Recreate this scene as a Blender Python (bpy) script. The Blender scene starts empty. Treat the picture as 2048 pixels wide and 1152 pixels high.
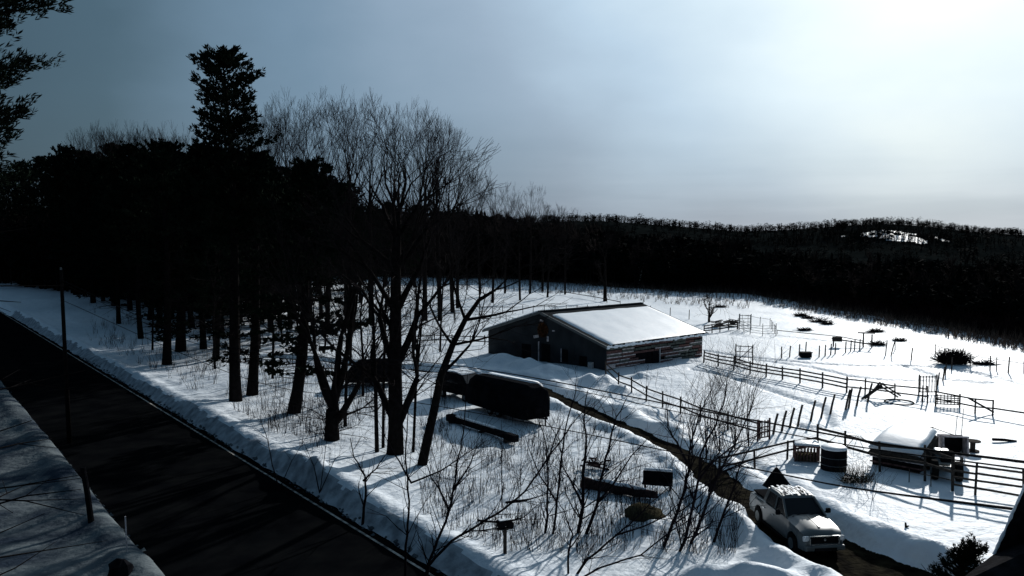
import bpy, math, random
import numpy as np
from mathutils import Vector, Matrix
S = bpy.context.scene
COL = S.collection
rnd = random.Random(7)
R = math.radians

# ------------------------------------------------------------ camera, sky, sun
F = 1607.0; HC = 12.5; PITCH = math.atan(96 / F)
cam_d = bpy.data.cameras.new('camera'); cam = bpy.data.objects.new('camera', cam_d); COL.objects.link(cam)
cam_d.sensor_width = 36; cam_d.lens = F * 36 / 2048; cam_d.clip_end = 6000; cam_d.clip_start = 0.1
cam.location = (0, 0, HC); cam.rotation_euler = (math.pi / 2 - PITCH, 0, 0)
S.camera = cam
AZ, EL = R(29), R(21)
SUN = Vector((math.sin(AZ) * math.cos(EL), math.cos(AZ) * math.cos(EL), math.sin(EL)))
sl = bpy.data.lights.new('sun', 'SUN'); so = bpy.data.objects.new('sun', sl); COL.objects.link(so)
sl.energy = 3.7; sl.angle = R(1.0); sl.color = (1.0, 0.97, 0.93)
so.rotation_euler = SUN.to_track_quat('Z', 'Y').to_euler(); so.location = (60, 100, 80)
S.view_settings.view_transform = 'Standard'; S.view_settings.look = 'None'
S.view_settings.exposure = 0.15; S.view_settings.gamma = 1.0
S.render.engine = 'CYCLES'

def world():
    w = bpy.data.worlds.new('World'); S.world = w; w.use_nodes = True
    n = w.node_tree.nodes; l = w.node_tree.links; n.clear()
    out = n.new('ShaderNodeOutputWorld'); mix = n.new('ShaderNodeMixShader')
    b1 = n.new('ShaderNodeBackground'); b2 = n.new('ShaderNodeBackground')
    sky = n.new('ShaderNodeTexSky'); sky.sky_type = 'NISHITA'; sky.sun_disc = False
    sky.sun_elevation = EL; sky.sun_rotation = AZ; sky.air_density = 1.6; sky.dust_density = 1.0
    b1.inputs[1].default_value = 0.05
    l.new(sky.outputs[0], b1.inputs[0])
    tc = n.new('ShaderNodeTexCoord')
    dot = n.new('ShaderNodeVectorMath'); dot.operation = 'DOT_PRODUCT'; dot.inputs[1].default_value = SUN
    nz = n.new('ShaderNodeVectorMath'); nz.operation = 'NORMALIZE'
    l.new(tc.outputs['Generated'], nz.inputs[0]); l.new(nz.outputs[0], dot.inputs[0])
    # cloud billows (stretched flat, as a stratus deck is)
    mp = n.new('ShaderNodeMapping'); mp.inputs['Scale'].default_value = (1.6, 1.6, 3.2)
    l.new(nz.outputs[0], mp.inputs[0])
    ns = n.new('ShaderNodeTexNoise'); ns.inputs['Scale'].default_value = 1.7; ns.inputs['Detail'].default_value = 5
    ns.inputs['Roughness'].default_value = 0.5
    l.new(mp.outputs[0], ns.inputs[0])
    ac = n.new('ShaderNodeMath'); ac.operation = 'ARCCOSINE'; l.new(dot.outputs['Value'], ac.inputs[0])
    # wobble the angle with the cloud noise so the bright patch is uneven
    wob = n.new('ShaderNodeMath'); wob.operation = 'MULTIPLY_ADD'
    l.new(ns.outputs[0], wob.inputs[0]); wob.inputs[1].default_value = -0.30
    l.new(ac.outputs[0], wob.inputs[2])
    mr = n.new('ShaderNodeMapRange'); mr.inputs[1].default_value = -0.15; mr.inputs[2].default_value = math.pi - 0.15
    l.new(wob.outputs[0], mr.inputs[0])
    cr = n.new('ShaderNodeValToRGB'); e = cr.color_ramp.elements
    stops = [(0, (.92, 1.0, 1.0)), (9, (.86, .98, 1.0)), (15, (.66, .81, .92)), (22, (.46, .61, .76)), (30, (.30, .405, .53)),
             (42, (.155, .25, .355)), (55, (.06, .115, .165)), (72, (.028, .06, .095)), (120, (.04, .075, .12)), (180, (.04, .075, .12))]
    e[0].position = 0; e[0].color = (*stops[0][1], 1); e[1].position = 1; e[1].color = (*stops[-1][1], 1)
    for a, c in stops[1:-1]:
        k = e.new(a / 180); k.color = (*c, 1)
    l.new(mr.outputs[0], cr.inputs[0])
    # streaky bands low over the horizon
    sp = n.new('ShaderNodeSeparateXYZ'); l.new(nz.outputs[0], sp.inputs[0])
    mp2 = n.new('ShaderNodeMapping'); mp2.inputs['Scale'].default_value = (1.2, 1.2, 15)
    l.new(nz.outputs[0], mp2.inputs[0])
    n2 = n.new('ShaderNodeTexNoise'); n2.inputs['Scale'].default_value = 1.6; n2.inputs['Detail'].default_value = 4
    l.new(mp2.outputs[0], n2.inputs[0])
    low = n.new('ShaderNodeMapRange'); low.inputs[1].default_value = 0.02; low.inputs[2].default_value = 0.13
    low.inputs[3].default_value = 1; low.inputs[4].default_value = 0
    l.new(sp.outputs[2], low.inputs[0])
    band = n.new('ShaderNodeMapRange'); band.inputs[1].default_value = 0.42; band.inputs[2].default_value = 0.6
    l.new(n2.outputs[0], band.inputs[0])
    mul = n.new('ShaderNodeMath'); mul.operation = 'MULTIPLY'; l.new(low.outputs[0], mul.inputs[0]); l.new(band.outputs[0], mul.inputs[1])
    m1 = n.new('ShaderNodeMix'); m1.data_type = 'RGBA'; m1.blend_type = 'MULTIPLY'
    m1.inputs[7].default_value = (.78, .83, .86, 1)
    l.new(mul.outputs[0], m1.inputs[0]); l.new(cr.outputs[0], m1.inputs[6])
    # the deck thickens towards the horizon
    hz = n.new('ShaderNodeMapRange'); hz.inputs[1].default_value = .0; hz.inputs[2].default_value = .16; hz.inputs[3].default_value = .74; hz.inputs[4].default_value = 1
    l.new(sp.outputs[2], hz.inputs[0]); vs = n.new('ShaderNodeVectorMath'); vs.operation = 'SCALE'
    l.new(m1.outputs[2], vs.inputs[0]); l.new(hz.outputs[0], vs.inputs['Scale'])
    l.new(vs.outputs[0], b2.inputs[0]); b2.inputs[1].default_value = 1.0
    mix.inputs[0].default_value = 0.92
    l.new(b1.outputs[0], mix.inputs[1]); l.new(b2.outputs[0], mix.inputs[2]); l.new(mix.outputs[0], out.inputs[0])
world()

# ------------------------------------------------------------ places
FW = Vector((0, math.cos(PITCH), -math.sin(PITCH))); UP = Vector((0, math.sin(PITCH), math.cos(PITCH)))
def ray(px, py):
    return FW + Vector((1, 0, 0)) * ((px - 1024) / F) - UP * ((py - 576) / F)
def G(px, py, h=0.0):
    d = ray(px, py); t = (h - HC) / d.z
    return Vector((d.x * t, d.y * t))
def AT(px, py, Y):
    d = ray(px, py); t = Y / d.y
    return Vector((d.x * t, Y, HC + d.z * t))

# value noise
_rs = np.random.RandomState(3); _lat = _rs.rand(256, 256)
def vn(x, y, sc):
    x = np.asarray(x, float) / sc + 1000; y = np.asarray(y, float) / sc + 1000
    xi = np.floor(x).astype(int); yi = np.floor(y).astype(int); fx = x - xi; fy = y - yi
    fx = fx * fx * (3 - 2 * fx); fy = fy * fy * (3 - 2 * fy)
    a = _lat[xi % 256, yi % 256]; b = _lat[(xi + 1) % 256, yi % 256]
    c = _lat[xi % 256, (yi + 1) % 256]; d = _lat[(xi + 1) % 256, (yi + 1) % 256]
    return (a * (1 - fx) + b * fx) * (1 - fy) + (c * (1 - fx) + d * fx) * fy - 0.5
def sst(a, b, x):
    t = np.clip((x - a) / (b - a), 0, 1); return t * t * (3 - 2 * t)

RN = (0.788, 0.616); RD = (0.616, -0.788)            # road normal and direction
S_L, S_R = 7.9, 16.6
def road_s(x, y): return x * RN[0] + y * RN[1]
DRV = [(-26, 84), (-12, 77), (-4, 73), (1.5, 69), (5.6, 57.4), (8.6, 50.2), (10.3, 44.6), (11.0, 38.6), (12.4, 32), (13.9, 28), (15.2, 20), (15.0, 9)]
DRW = [1.0, .9, .75, .7, .6, .5, .6, 1.1, 1.75, 1.9, 2.2, 3.2]
def poly_dist(x, y, P):
    best = np.full(np.shape(x), 1e9); side = np.zeros(np.shape(x)); par = np.zeros(np.shape(x))
    for i in range(len(P) - 1):
        ax, ay = P[i]; bx, by = P[i + 1]; dx, dy = bx - ax, by - ay; L2 = dx * dx + dy * dy
        t = np.clip(((x - ax) * dx + (y - ay) * dy) / L2, 0, 1)
        ex = x - ax - t * dx; ey = y - ay - t * dy; d = np.hypot(ex, ey)
        m = d < best; best = np.where(m, d, best); side = np.where(m, np.sign(dx * ey - dy * ex), side); par = np.where(m, i + t, par)
    return best, side, par
PILES = []
def pile(px, py, h, rx, ry):
    g = G(px, py); PILES.append((g.x, g.y, h, rx, ry))
pile(1005, 734, 1.0, 2.4, 1.7); pile(1052, 744, .95, 1.9, 1.4); pile(1112, 755, 1.05, 2.6, 1.6); pile(1185, 774, .95, 2.4, 1.5); pile(1150, 765, .8, 1.5, 1.2)
pile(1240, 790, .6, 2.0, 1.5); pile(1290, 762, .5, 1.8, .7); pile(1390, 728, .3, 1.6, .6)
pile(1470, 1190, .7, 2.0, 1.3); pile(1560, 1205, .65, 1.8, 1.1); pile(1400, 1190, .55, 1.6, 1.2)
pile(620, 958, .35, .8, .8); pile(575, 945, .3, .7, .7)
pile(960, 760, .9, 3.0, 1.5); pile(1290, 830, .5, 2.2, 1.8); pile(1360, 870, .5, 2.0, 1.6)
pile(1300, 1068, .5, 1.5, 1.2); pile(1480, 1000, .5, 1.2, 1.0)
pile(1500, 1055, .55, .9, 1.4)
def zt(x, y, coarse=False):
    x = np.asarray(x, float); y = np.asarray(y, float)
    s = road_s(x, y)
    n6 = vn(x, y, 7.0); n2 = vn(x, y, 2.1); n1 = vn(x + 31, y, .8)
    calm = 1 - .65 * sst(12, 22, x)                     # the paddocks on the right are smooth
    z = .32 * n6 * calm + .16 * n2 * calm + .07 * n1 * calm + .25
    far = sst(100, 190, y)
    z = z + far * (.8 * vn(x, y, 16)) 
    z = z + .12 * sst(60, 120, y) * vn(x, y, 3.0)
    # ploughed banks, then the road trench
    cr = 1.0 + .35 * n2 + .12 * n1 + .3 * vn(x, y, 11)
    e = n1 * .10 + n2 * .2
    z = z + .27 * cr * np.exp(-((s - S_R - 1.15 + e) / .6) ** 2) + .12 * np.exp(-((s - S_R - 2.4) / 1.0) ** 2)
    z = z + .30 * cr * np.exp(-((s - S_L + 1.0 + e) / .8) ** 2)
    d, sd, par = poly_dist(x, y, DRV)
    wd = np.interp(par, range(len(DRW)), DRW) + .45 * n1 + .35 * n2
    nearw = sst(6.5, 8.5, par)
    z = z + (.28 + .5 * nearw) * (1 + .6 * n2) * np.exp(-((d - wd - 1.0) / (.55 + .15 * nearw)) ** 2)
    for (cx, cy, h, rx, ry) in PILES:
        q = ((x - cx) / rx) ** 2 + ((y - cy) / ry) ** 2
        z = z + h * np.exp(-q * 1.4) * (1 + .5 * n1 + .45 * n2)
    z = np.where(d < wd + .5, z * sst(wd - .05, wd + .5, d) + -.05 * (1 - sst(wd - .05, wd + .5, d)), z)
    k = sst(S_L - .45, S_L + .05, s) * (1 - sst(S_R - .25 + .2 * n1 + .25 * n2, S_R + .75 + .2 * n1 + .25 * n2, s))
    z = z * (1 - k) + (-.32) * k
    # track trodden across the paddock and footprints
    for P in TRACKS:
        dd, _, _ = poly_dist(x, y, P); z = z - .24 * np.exp(-(dd / .33) ** 2)
    return z
TRACKS = []
for pl in ([(1405, 700), (1480, 712), (1620, 727), (1720, 732), (1800, 731), (1900, 735), (1980, 750), (2048, 770)],
           [(1500, 718), (1620, 735), (1700, 753), (1770, 762), (1860, 764)],
           [(1810, 732), (1860, 748), (1872, 758), (1890, 760), (1960, 766), (2000, 765), (1970, 750), (1920, 742)],
           [(1385, 740), (1450, 752), (1540, 780), (1600, 800), (1640, 812), (1660, 850), (1620, 856), (1600, 850)],
           [(1620, 1000), (1560, 960), (1510, 930), (1440, 900)]):
    TRACKS.append([tuple(G(a, b, .2)) for a, b in pl])
def Z(x, y): return float(zt(np.array([x]), np.array([y]))[0])
def P3(px, py, dz=0.0):
    g = G(px, py, .2); return Vector((g.x, g.y, Z(g.x, g.y) + dz))

# ------------------------------------------------------------ materials
def mat(name, col, rough=.8, var=.25, scale=3.0, bump=0.0, bscale=8.0, spec=.3, metal=0.0, col2=None, bdist=.05, coat=0.0):
    m = bpy.data.materials.new(name); m.use_nodes = True; n = m.node_tree.nodes; l = m.node_tree.links
    b = n['Principled BSDF']; b.inputs['Roughness'].default_value = rough
    b.inputs['Specular IOR Level'].default_value = spec; b.inputs['Metallic'].default_value = metal
    b.inputs['Coat Weight'].default_value = coat
    if spec <= .1: b.inputs['IOR'].default_value = 1.12
    tc = n.new('ShaderNodeTexCoord'); ns = n.new('ShaderNodeTexNoise'); ns.inputs['Scale'].default_value = scale; ns.inputs['Detail'].default_value = 6
    l.new(tc.outputs['Object'], ns.inputs[0])
    cr = n.new('ShaderNodeValToRGB'); e = cr.color_ramp.elements
    c2 = col2 or tuple(min(1, c * (1 + var)) for c in col); c1 = col if col2 else tuple(c * (1 - var) for c in col)
    e[0].position = .35; e[0].color = (*c1, 1); e[1].position = .65; e[1].color = (*c2, 1)
    l.new(ns.outputs[0], cr.inputs[0]); l.new(cr.outputs[0], b.inputs['Base Color'])
    if bump:
        n2 = n.new('ShaderNodeTexNoise'); n2.inputs['Scale'].default_value = bscale; n2.inputs['Detail'].default_value = 5
        l.new(tc.outputs['Object'], n2.inputs[0])
        bp = n.new('ShaderNodeBump'); bp.inputs['Strength'].default_value = bump; bp.inputs['Distance'].default_value = bdist
        l.new(n2.outputs[0], bp.inputs['Height']); l.new(bp.outputs[0], b.inputs['Normal'])
    return m
M = {}
M['snow'] = mat('snow', (.76, .83, .90), .6, 0, 1.2, .75, 2.0, .11, col2=(.84, .90, .95), bdist=.15)
M['snow_cap'] = mat('snow_cap', (.80, .87, .93), .5, 0, 1.2, .3, 2.0, .35, col2=(.86, .91, .96), bdist=.04)
M['asphalt'] = mat('asphalt', (.0025, .003, .004), .9, 0, .6, .3, 40, .01, col2=(.006, .0065, .007), bdist=.01)
M['mud'] = mat('mud', (.004, .0035, .003), .9, 0, 1.6, .9, 4, .03, col2=(.022, .019, .012), bdist=.12)
M['bark'] = mat('bark', (.009, .008, .008), .95, .4, 4, .5, 14, .05)
M['bark_grey'] = mat('bark_grey', (.05, .043, .04), .95, .35, 4, .4, 14, .05)
M['birch'] = mat('birch_bark', (.25, .24, .22), .8, .4, 5, .2, 14, .1)
M['twig'] = mat('twig', (.018, .015, .015), .9, .3, 4, 0, 1, .05)
M['sap'] = mat('sapling_bark', (.012, .010, .013), .9, .3, 4, 0, 1, .03)
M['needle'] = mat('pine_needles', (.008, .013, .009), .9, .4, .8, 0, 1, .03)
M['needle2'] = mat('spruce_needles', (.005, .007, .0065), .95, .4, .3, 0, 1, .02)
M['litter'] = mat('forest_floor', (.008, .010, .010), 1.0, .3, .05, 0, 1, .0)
M['wood'] = mat('weathered_wood', (.045, .040, .036), .9, .35, 6, .3, 20, .1)
M['woodred'] = mat('red_brown_boards', (.13, .075, .07), .85, .4, 5, .3, 20, .1)
M['woodpale'] = mat('pale_weathered_boards', (.58, .52, .52), .85, .4, 4, .3, 20, .1)
M['woodgreen'] = mat('dark_green_boards', (.10, .11, .10), .9, .5, 3, .3, 20, .1)
M['metalwall'] = mat('grey_wall_cladding', (.034, .038, .042), .85, .25, .6, .1, 5, .1)
M['roofdark'] = mat('dark_roofing', (.022, .026, .03), .85, .25, 2, .2, 14, .05)
M['black'] = mat('black_paint', (.009, .009, .011), .7, .3, 3, 0, 1, .05)
M['tarp'] = mat('black_tarp', (.006, .007, .009), .85, .3, 1.5, .7, 2, .03, bdist=.12)
M['silver'] = mat('silver_paint', (.085, .10, .105), .4, .1, 3, 0, 1, .45, metal=.05, coat=.25)
M['glass'] = mat('dark_glass', (.008, .009, .012), .25, .1, 2, 0, 1, .25)
M['chrome'] = mat('chrome', (.6, .62, .62), .25, .05, 3, 0, 1, .5, metal=.8)
M['lens'] = mat('lamp_lens', (.6, .63, .65), .2, .05, 3, 0, 1, .6)
M['rubber'] = mat('rubber', (.012, .012, .012), .85, .2, 8, 0, 1, .1)
M['line'] = mat('worn_white_paint', (.10, .10, .095), .8, 0, 2.5, 0, 1, .1, col2=(.52, .50, .46))
M['shaded_grit'] = mat('shade_greyed_gritty_snow', (.22, .25, .28), .85, 0, 1.5, .7, 3, .08, col2=(.48, .53, .58), bdist=.1)  # shade of the bank's road face put into the colour, plus plough grit
M['yline'] = mat('worn_edge_paint', (.008, .008, .008), .8, 0, 1.2, 0, 1, .05, col2=(.03, .028, .022))
M['dingy'] = mat('shade_toned_dirty_snow', (.03, .042, .06), .9, 0, .5, .9, 3, .05, col2=(.15, .175, .185), bdist=.1)  # yard shade mixed into the snow colour, along with patchy dirt
M['brown'] = mat('reddish_brown_twigs', (.11, .05, .025), .9, .4, 5, .4, 12, .05)
M['white'] = mat('white_board', (.45, .45, .45), .7, .15, 5)
M['reed'] = mat('dry_reeds', (.10, .075, .06), .9, .4, 1.0, 0, 1, .05)
M['steel'] = mat('galvanised_steel', (.10, .115, .12), .5, .2, 6, 0, 1, .3, metal=.3)
M['cable'] = mat('black_cable', (.01, .01, .012), .7, .1, 3, 0, 1, .1)
M['rust'] = mat('rusty_steel', (.08, .04, .035), .85, .4, 6)
M['shingle'] = mat('black_shingles', (.012, .012, .014), .9, .4, 10, .4, 24, .05)
M['hay'] = mat('old_hay', (.06, .052, .032), .95, .4, 8, .8, 20, .03)

# ------------------------------------------------------------ mesh helpers
class MB:
    def __init__(s): s.v = []; s.f = []; s.mi = None
    def add(s, o, k):
        if s.mi is None: s.mi = [0] * len(s.f)
        s.poly(o.v, o.f); s.mi += [k] * len(o.f); return s
    def poly(s, pts, faces):
        o = len(s.v); s.v += [tuple(p) for p in pts]; s.f += [tuple(i + o for i in f) for f in faces]; return s
    def box(s, c, d, rz=0, rx=0, ry=0):
        m = Matrix.Rotation(rz, 3, 'Z') @ Matrix.Rotation(ry, 3, 'Y') @ Matrix.Rotation(rx, 3, 'X'); c = Vector(c)
        p = [c + m @ Vector((x * d[0] / 2, y * d[1] / 2, z * d[2] / 2)) for z in (-1, 1) for x, y in ((-1, -1), (1, -1), (1, 1), (-1, 1))]
        return s.poly(p, [(3, 2, 1, 0), (4, 5, 6, 7), (0, 1, 5, 4), (1, 2, 6, 5), (2, 3, 7, 6), (3, 0, 4, 7)])
    def beam(s, a, b, w, h):
        a = Vector(a); b = Vector(b); d = b - a; L = d.length
        if L < 1e-4: return s
        d.normalize(); u = Vector((0, 0, 1)) if abs(d.z) < .95 else Vector((0, 1, 0))
        r = d.cross(u).normalized(); u = r.cross(d)
        p = [q + r * (sx * w / 2) + u * (sz * h / 2) for q in (a, b) for sx, sz in ((-1, -1), (1, -1), (1, 1), (-1, 1))]
        return s.poly(p, [(3, 2, 1, 0), (4, 5, 6, 7), (0, 1, 5, 4), (1, 2, 6, 5), (2, 3, 7, 6), (3, 0, 4, 7)])
    def tube(s, pts, rad, n=6, cap=True):
        o = len(s.v); k = len(pts); pts = [Vector(p) for p in pts]
        if not hasattr(rad, '__len__'): rad = [rad] * k
        ref = None
        for i in range(k):
            d = pts[min(i + 1, k - 1)] - pts[max(i - 1, 0)]
            if d.length < 1e-6: d = Vector((0, 0, 1))
            d.normalize()
            if ref is None: ref = Vector((1, 0, 0)) if abs(d.x) < .8 else Vector((0, 1, 0))
            a = (ref - d * ref.dot(d)); a = a.normalized() if a.length > 1e-5 else d.orthogonal().normalized()
            b = d.cross(a); ref = a
            for j in range(n):
                t = 2 * math.pi * j / n; q = pts[i] + (a * math.cos(t) + b * math.sin(t)) * rad[i]; s.v.append((q.x, q.y, q.z))
        for i in range(k - 1):
            for j in range(n):
                j2 = (j + 1) % n; s.f.append((o + i * n + j, o + i * n + j2, o + (i + 1) * n + j2, o + (i + 1) * n + j))
        if cap and n > 2:
            s.f.append(tuple(o + j for j in range(n))[::-1]); s.f.append(tuple(o + (k - 1) * n + j for j in range(n)))
        return s
    def cyl(s, c, r, h, n=16, axis='Z', r2=None):
        c = Vector(c); a = {'X': Vector((1, 0, 0)), 'Y': Vector((0, 1, 0)), 'Z': Vector((0, 0, 1))}[axis]
        return s.tube([c - a * h / 2, c + a * h / 2], [r, r if r2 is None else r2], n)
    def prism(s, prof, w, inset=None):
        """side profile [(x,z)] swept across y; inset(z) draws the flanks in"""
        ins = inset or (lambda x, z: 0); n = len(prof)
        p = [(x, -w / 2 + ins(x, z), z) for x, z in prof] + [(x, w / 2 - ins(x, z), z) for x, z in prof]
        return s.poly(p, [tuple(range(n)), tuple(range(2 * n - 1, n - 1, -1))] + [(i, i + n, (i + 1) % n + n, (i + 1) % n) for i in range(n)])
    def build(s, name, m, parent=None, smooth=False, bevel=0):
        me = bpy.data.meshes.new(name); me.from_pydata(s.v, [], s.f); me.update()
        for k in (m if isinstance(m, (list, tuple)) else [m]): me.materials.append(M[k])
        if s.mi: me.polygons.foreach_set('material_index', s.mi)
        if smooth: me.polygons.foreach_set('use_smooth', [True] * len(me.polygons))
        o = bpy.data.objects.new(name, me); COL.objects.link(o)
        if parent: o.parent = parent
        if bevel:
            b = o.modifiers.new('bevel', 'BEVEL'); b.width = bevel; b.segments = 2; b.limit_method = 'ANGLE'; b.angle_limit = R(35)
        return o
def tag(o, label, cat, group=None):
    o['label'] = label; o['category'] = cat
    if group: o['group'] = group
    return o
def thing(name, loc, rz, label, cat, group=None):
    o = bpy.data.objects.new(name, None); COL.objects.link(o); o.location = loc; o.rotation_euler = (0, 0, rz)
    o.empty_display_size = .3
    return tag(o, label, cat, group)
def struct(o, kind='structure'): o['kind'] = kind; return o
def dup(root, loc, rz, sc, label, group):
    r = root.copy(); COL.objects.link(r); r.location = loc; r.rotation_euler = (root.rotation_euler.x, root.rotation_euler.y, rz)
    r.scale = (sc[0], sc[0], sc[1]) if hasattr(sc, '__len__') else (sc, sc, sc)
    r.rotation_euler.x = rnd.uniform(-.04, .04); r.rotation_euler.y = rnd.uniform(-.045, .045)
    r['label'] = label; r['group'] = group
    for c in list(root.children):
        k = c.copy(); COL.objects.link(k); k.parent = r
    return r

# ------------------------------------------------------------ ground
def grid_mesh(name, X, Y, Zz, mats, smooth=True, mi=None):
    nr, nc = X.shape
    me = bpy.data.meshes.new(name); me.vertices.add(nr * nc)
    me.vertices.foreach_set('co', np.stack([X, Y, Zz], -1).reshape(-1).astype(np.float32))
    i = np.arange(nr * nc).reshape(nr, nc)
    q = np.stack([i[:-1, :-1], i[:-1, 1:], i[1:, 1:], i[1:, :-1]], -1).reshape(-1, 4)
    me.loops.add(q.size); me.loops.foreach_set('vertex_index', q.reshape(-1).astype(np.int32))
    me.polygons.add(len(q)); me.polygons.foreach_set('loop_start', (np.arange(len(q)) * 4).astype(np.int32))
    me.update(calc_edges=True)
    for k in mats: me.materials.append(M[k])
    if smooth: me.polygons.foreach_set('use_smooth', np.ones(len(q), bool))
    if mi is not None: me.polygons.foreach_set('material_index', mi.reshape(-1).astype(np.int32))
    me.validate(); me.update()
    o = bpy.data.objects.new(name, me); COL.objects.link(o); return o
def ground():
    ys = list(np.arange(-80, 20, 3.0)) + list(np.arange(20, 60, .22)) + list(np.arange(60, 110, .4))
    y = 110.0
    while y < 2500: ys.append(y); y *= 1.012
    ys = np.array(ys); t = np.linspace(-1, 1, 900); t = np.sign(t) * np.abs(t) ** 1.25
    X = t[None, :] * (75 + .75 * np.clip(ys, 0, None))[:, None]; Y = np.repeat(ys[:, None], len(t), 1)
    ss = road_s(X, Y); rt = X * RD[0] + Y * RD[1]; on = (rt > -158) & (rt < 36)
    low = np.where(on, .3 * (1 - sst(S_R + 4.3, S_R + 4.8, ss)) * (ss > S_L - 13.8), 0)
    struct(grid_mesh('snow_ground', X, Y, zt(X, Y) - low, ['snow']))
ground()
def strip(name, pts_fn, ts, ws, m, zz):
    """ribbon: pts_fn(t) -> (x,y,nx,ny)"""
    X = []; Y = []
    for t in ts:
        x, y, nx, ny = pts_fn(t); X.append([x + nx * w for w in ws(t)]); Y.append([y + ny * w for w in ws(t)])
    X = np.array(X); Y = np.array(Y); return struct(grid_mesh(name, X, Y, zz(X, Y), [m], smooth=False))
def rp(t): return (RD[0] * t, RD[1] * t, RN[0], RN[1])
strip('road', rp, np.arange(-300, 60, 4.0), lambda t: np.linspace(S_L - .3, S_R + .4, 8), 'asphalt', lambda X, Y: X * 0 - .28)
strip('road_edge_line', rp, np.arange(-250, 40, 2.0), lambda t: [S_R - .62, S_R - .50], 'line', lambda X, Y: X * 0 - .274)


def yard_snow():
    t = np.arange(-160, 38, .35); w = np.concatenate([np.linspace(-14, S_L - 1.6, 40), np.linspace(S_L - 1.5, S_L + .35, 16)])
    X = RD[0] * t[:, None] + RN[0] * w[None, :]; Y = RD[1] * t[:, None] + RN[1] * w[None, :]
    struct(grid_mesh('yard_snow', X, Y, zt(X, Y), ['dingy']))
    w = np.concatenate([np.linspace(S_R - .5, S_R + 2.2, 22), np.linspace(S_R + 2.4, S_R + 5.1, 12)]); t = np.arange(-160, 38, .3)
    X = RD[0] * t[:, None] + RN[0] * w[None, :]; Y = RD[1] * t[:, None] + RN[1] * w[None, :]
    cw = np.repeat(((w[1:] + w[:-1]) / 2)[None, :], len(t) - 1, 0); mi = (cw + .5 * vn(X[1:, 1:], Y[1:, 1:], 1.6) < S_R + .75).astype(int)
    struct(grid_mesh('ploughed_snow_bank', X, Y, zt(X, Y), ['snow', 'shaded_grit'], mi=mi))
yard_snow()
def chunks():
    b = MB(); q = random.Random(9)
    for i in range(620):
        t = q.uniform(-100, 30); w = S_R - abs(q.gauss(0, .16)) + .05 if i % 3 else S_L - .1 + q.gauss(0, .12); x = RD[0] * t + RN[0] * w; y = RD[1] * t + RN[1] * w
        z = Z(x, y); a = q.uniform(.03, .13) * (1.3 if q.random() < .1 else 1); p = [Vector((q.uniform(-1, 1), q.uniform(-1, 1), q.uniform(-.6, .8))).normalized() * a * q.uniform(.7, 1.2) for _ in range(6)]
        c = Vector((x, y, z + a * .3)); b.poly([c + Vector((a, 0, 0)), c + Vector((0, a, 0)), c - Vector((a, 0, 0)), c - Vector((0, a, 0)), c + Vector((p[0].x * .4, p[0].y * .4, a * .8)), c - Vector((0, 0, a))], [(0, 1, 4), (1, 2, 4), (2, 3, 4), (3, 0, 4), (1, 0, 5), (2, 1, 5), (3, 2, 5), (0, 3, 5)])
    o = b.build('snow_chunks', 'dingy'); struct(o, 'stuff'); tag(o, 'broken dirty snow chunks along both edges of the road', 'snow chunks')
chunks()
def driveway():
    pts = []
    for i in range(len(DRV) - 1):
        for k in range(14):
            u = k / 14; a, b = DRV[i], DRV[i + 1]; pts.append((a[0] + (b[0] - a[0]) * u, a[1] + (b[1] - a[1]) * u, DRW[i] * (1 - u) + DRW[i + 1] * u))
    pts.append((*DRV[-1], DRW[-1]))
    X = []; Y = []
    for i, (x, y, w) in enumerate(pts):
        a = pts[max(0, i - 3)]; b = pts[min(len(pts) - 1, i + 3)]; d = Vector((b[0] - a[0], b[1] - a[1])).normalized(); nx, ny = -d.y, d.x
        row = np.linspace(-w - .55, w + .55, 14); X.append(x + nx * row); Y.append(y + ny * row)
    X = np.array(X); Y = np.array(Y)
    wv = .035 + .07 * vn(X, Y, .7) + .04 * vn(X, Y, .3)
    struct(grid_mesh('muddy_track', X, Y, wv, ['mud']))
driveway()

# ------------------------------------------------------------ hills
RIDGE = [(-400, 470), (0, 455), (900, 430), (1130, 418), (1200, 418), (1300, 425), (1400, 433), (1480, 440), (1560, 438), (1700, 429), (1760, 425), (1850, 431), (1950, 441), (2048, 446), (2300, 440), (2800, 455)]
def hill_z(X, Y):
    px = 1024 + X / Y * F; ry = np.interp(px, [a for a, b in RIDGE], [b for a, b in RIDGE])
    top = 12.5 + (480 - ry) / F * 620 - 8.5
    u = sst(230, 620, Y); dn = 1 - .8 * sst(640, 900, Y)
    return top * u * dn + (vn(X, Y, 60) * 5 + vn(X, Y, 22) * 2) * sst(240, 400, Y) * (1 - sst(500, 620, Y) * .8) - 1.0
CLR = (225.0, 470.0, 30.0, 42.0)
for Y in np.arange(300, 620, 4.0):
    p = AT(1790, 472, Y)
    if float(hill_z(np.array([p.x]), np.array([p.y]))[0]) > p.z:
        CLR = (p.x, p.y, 22.0, 12.0); break
print('clearing at', CLR)
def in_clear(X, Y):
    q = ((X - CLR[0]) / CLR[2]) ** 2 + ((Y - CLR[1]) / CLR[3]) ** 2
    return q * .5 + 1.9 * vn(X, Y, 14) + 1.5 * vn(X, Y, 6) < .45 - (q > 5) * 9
def hills():
    ys = np.concatenate([np.arange(225, 640, 5.0), np.arange(640, 1000, 20.0)]); t = np.linspace(-.95, 1.0, 420)
    Y = np.repeat(ys[:, None], len(t), 1); X = t[None, :] * Y
    cx = (X[1:, 1:] + X[:-1, :-1]) / 2; cy = (Y[1:, 1:] + Y[:-1, :-1]) / 2
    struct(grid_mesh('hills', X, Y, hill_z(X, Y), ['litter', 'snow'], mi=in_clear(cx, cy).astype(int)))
hills()

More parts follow.
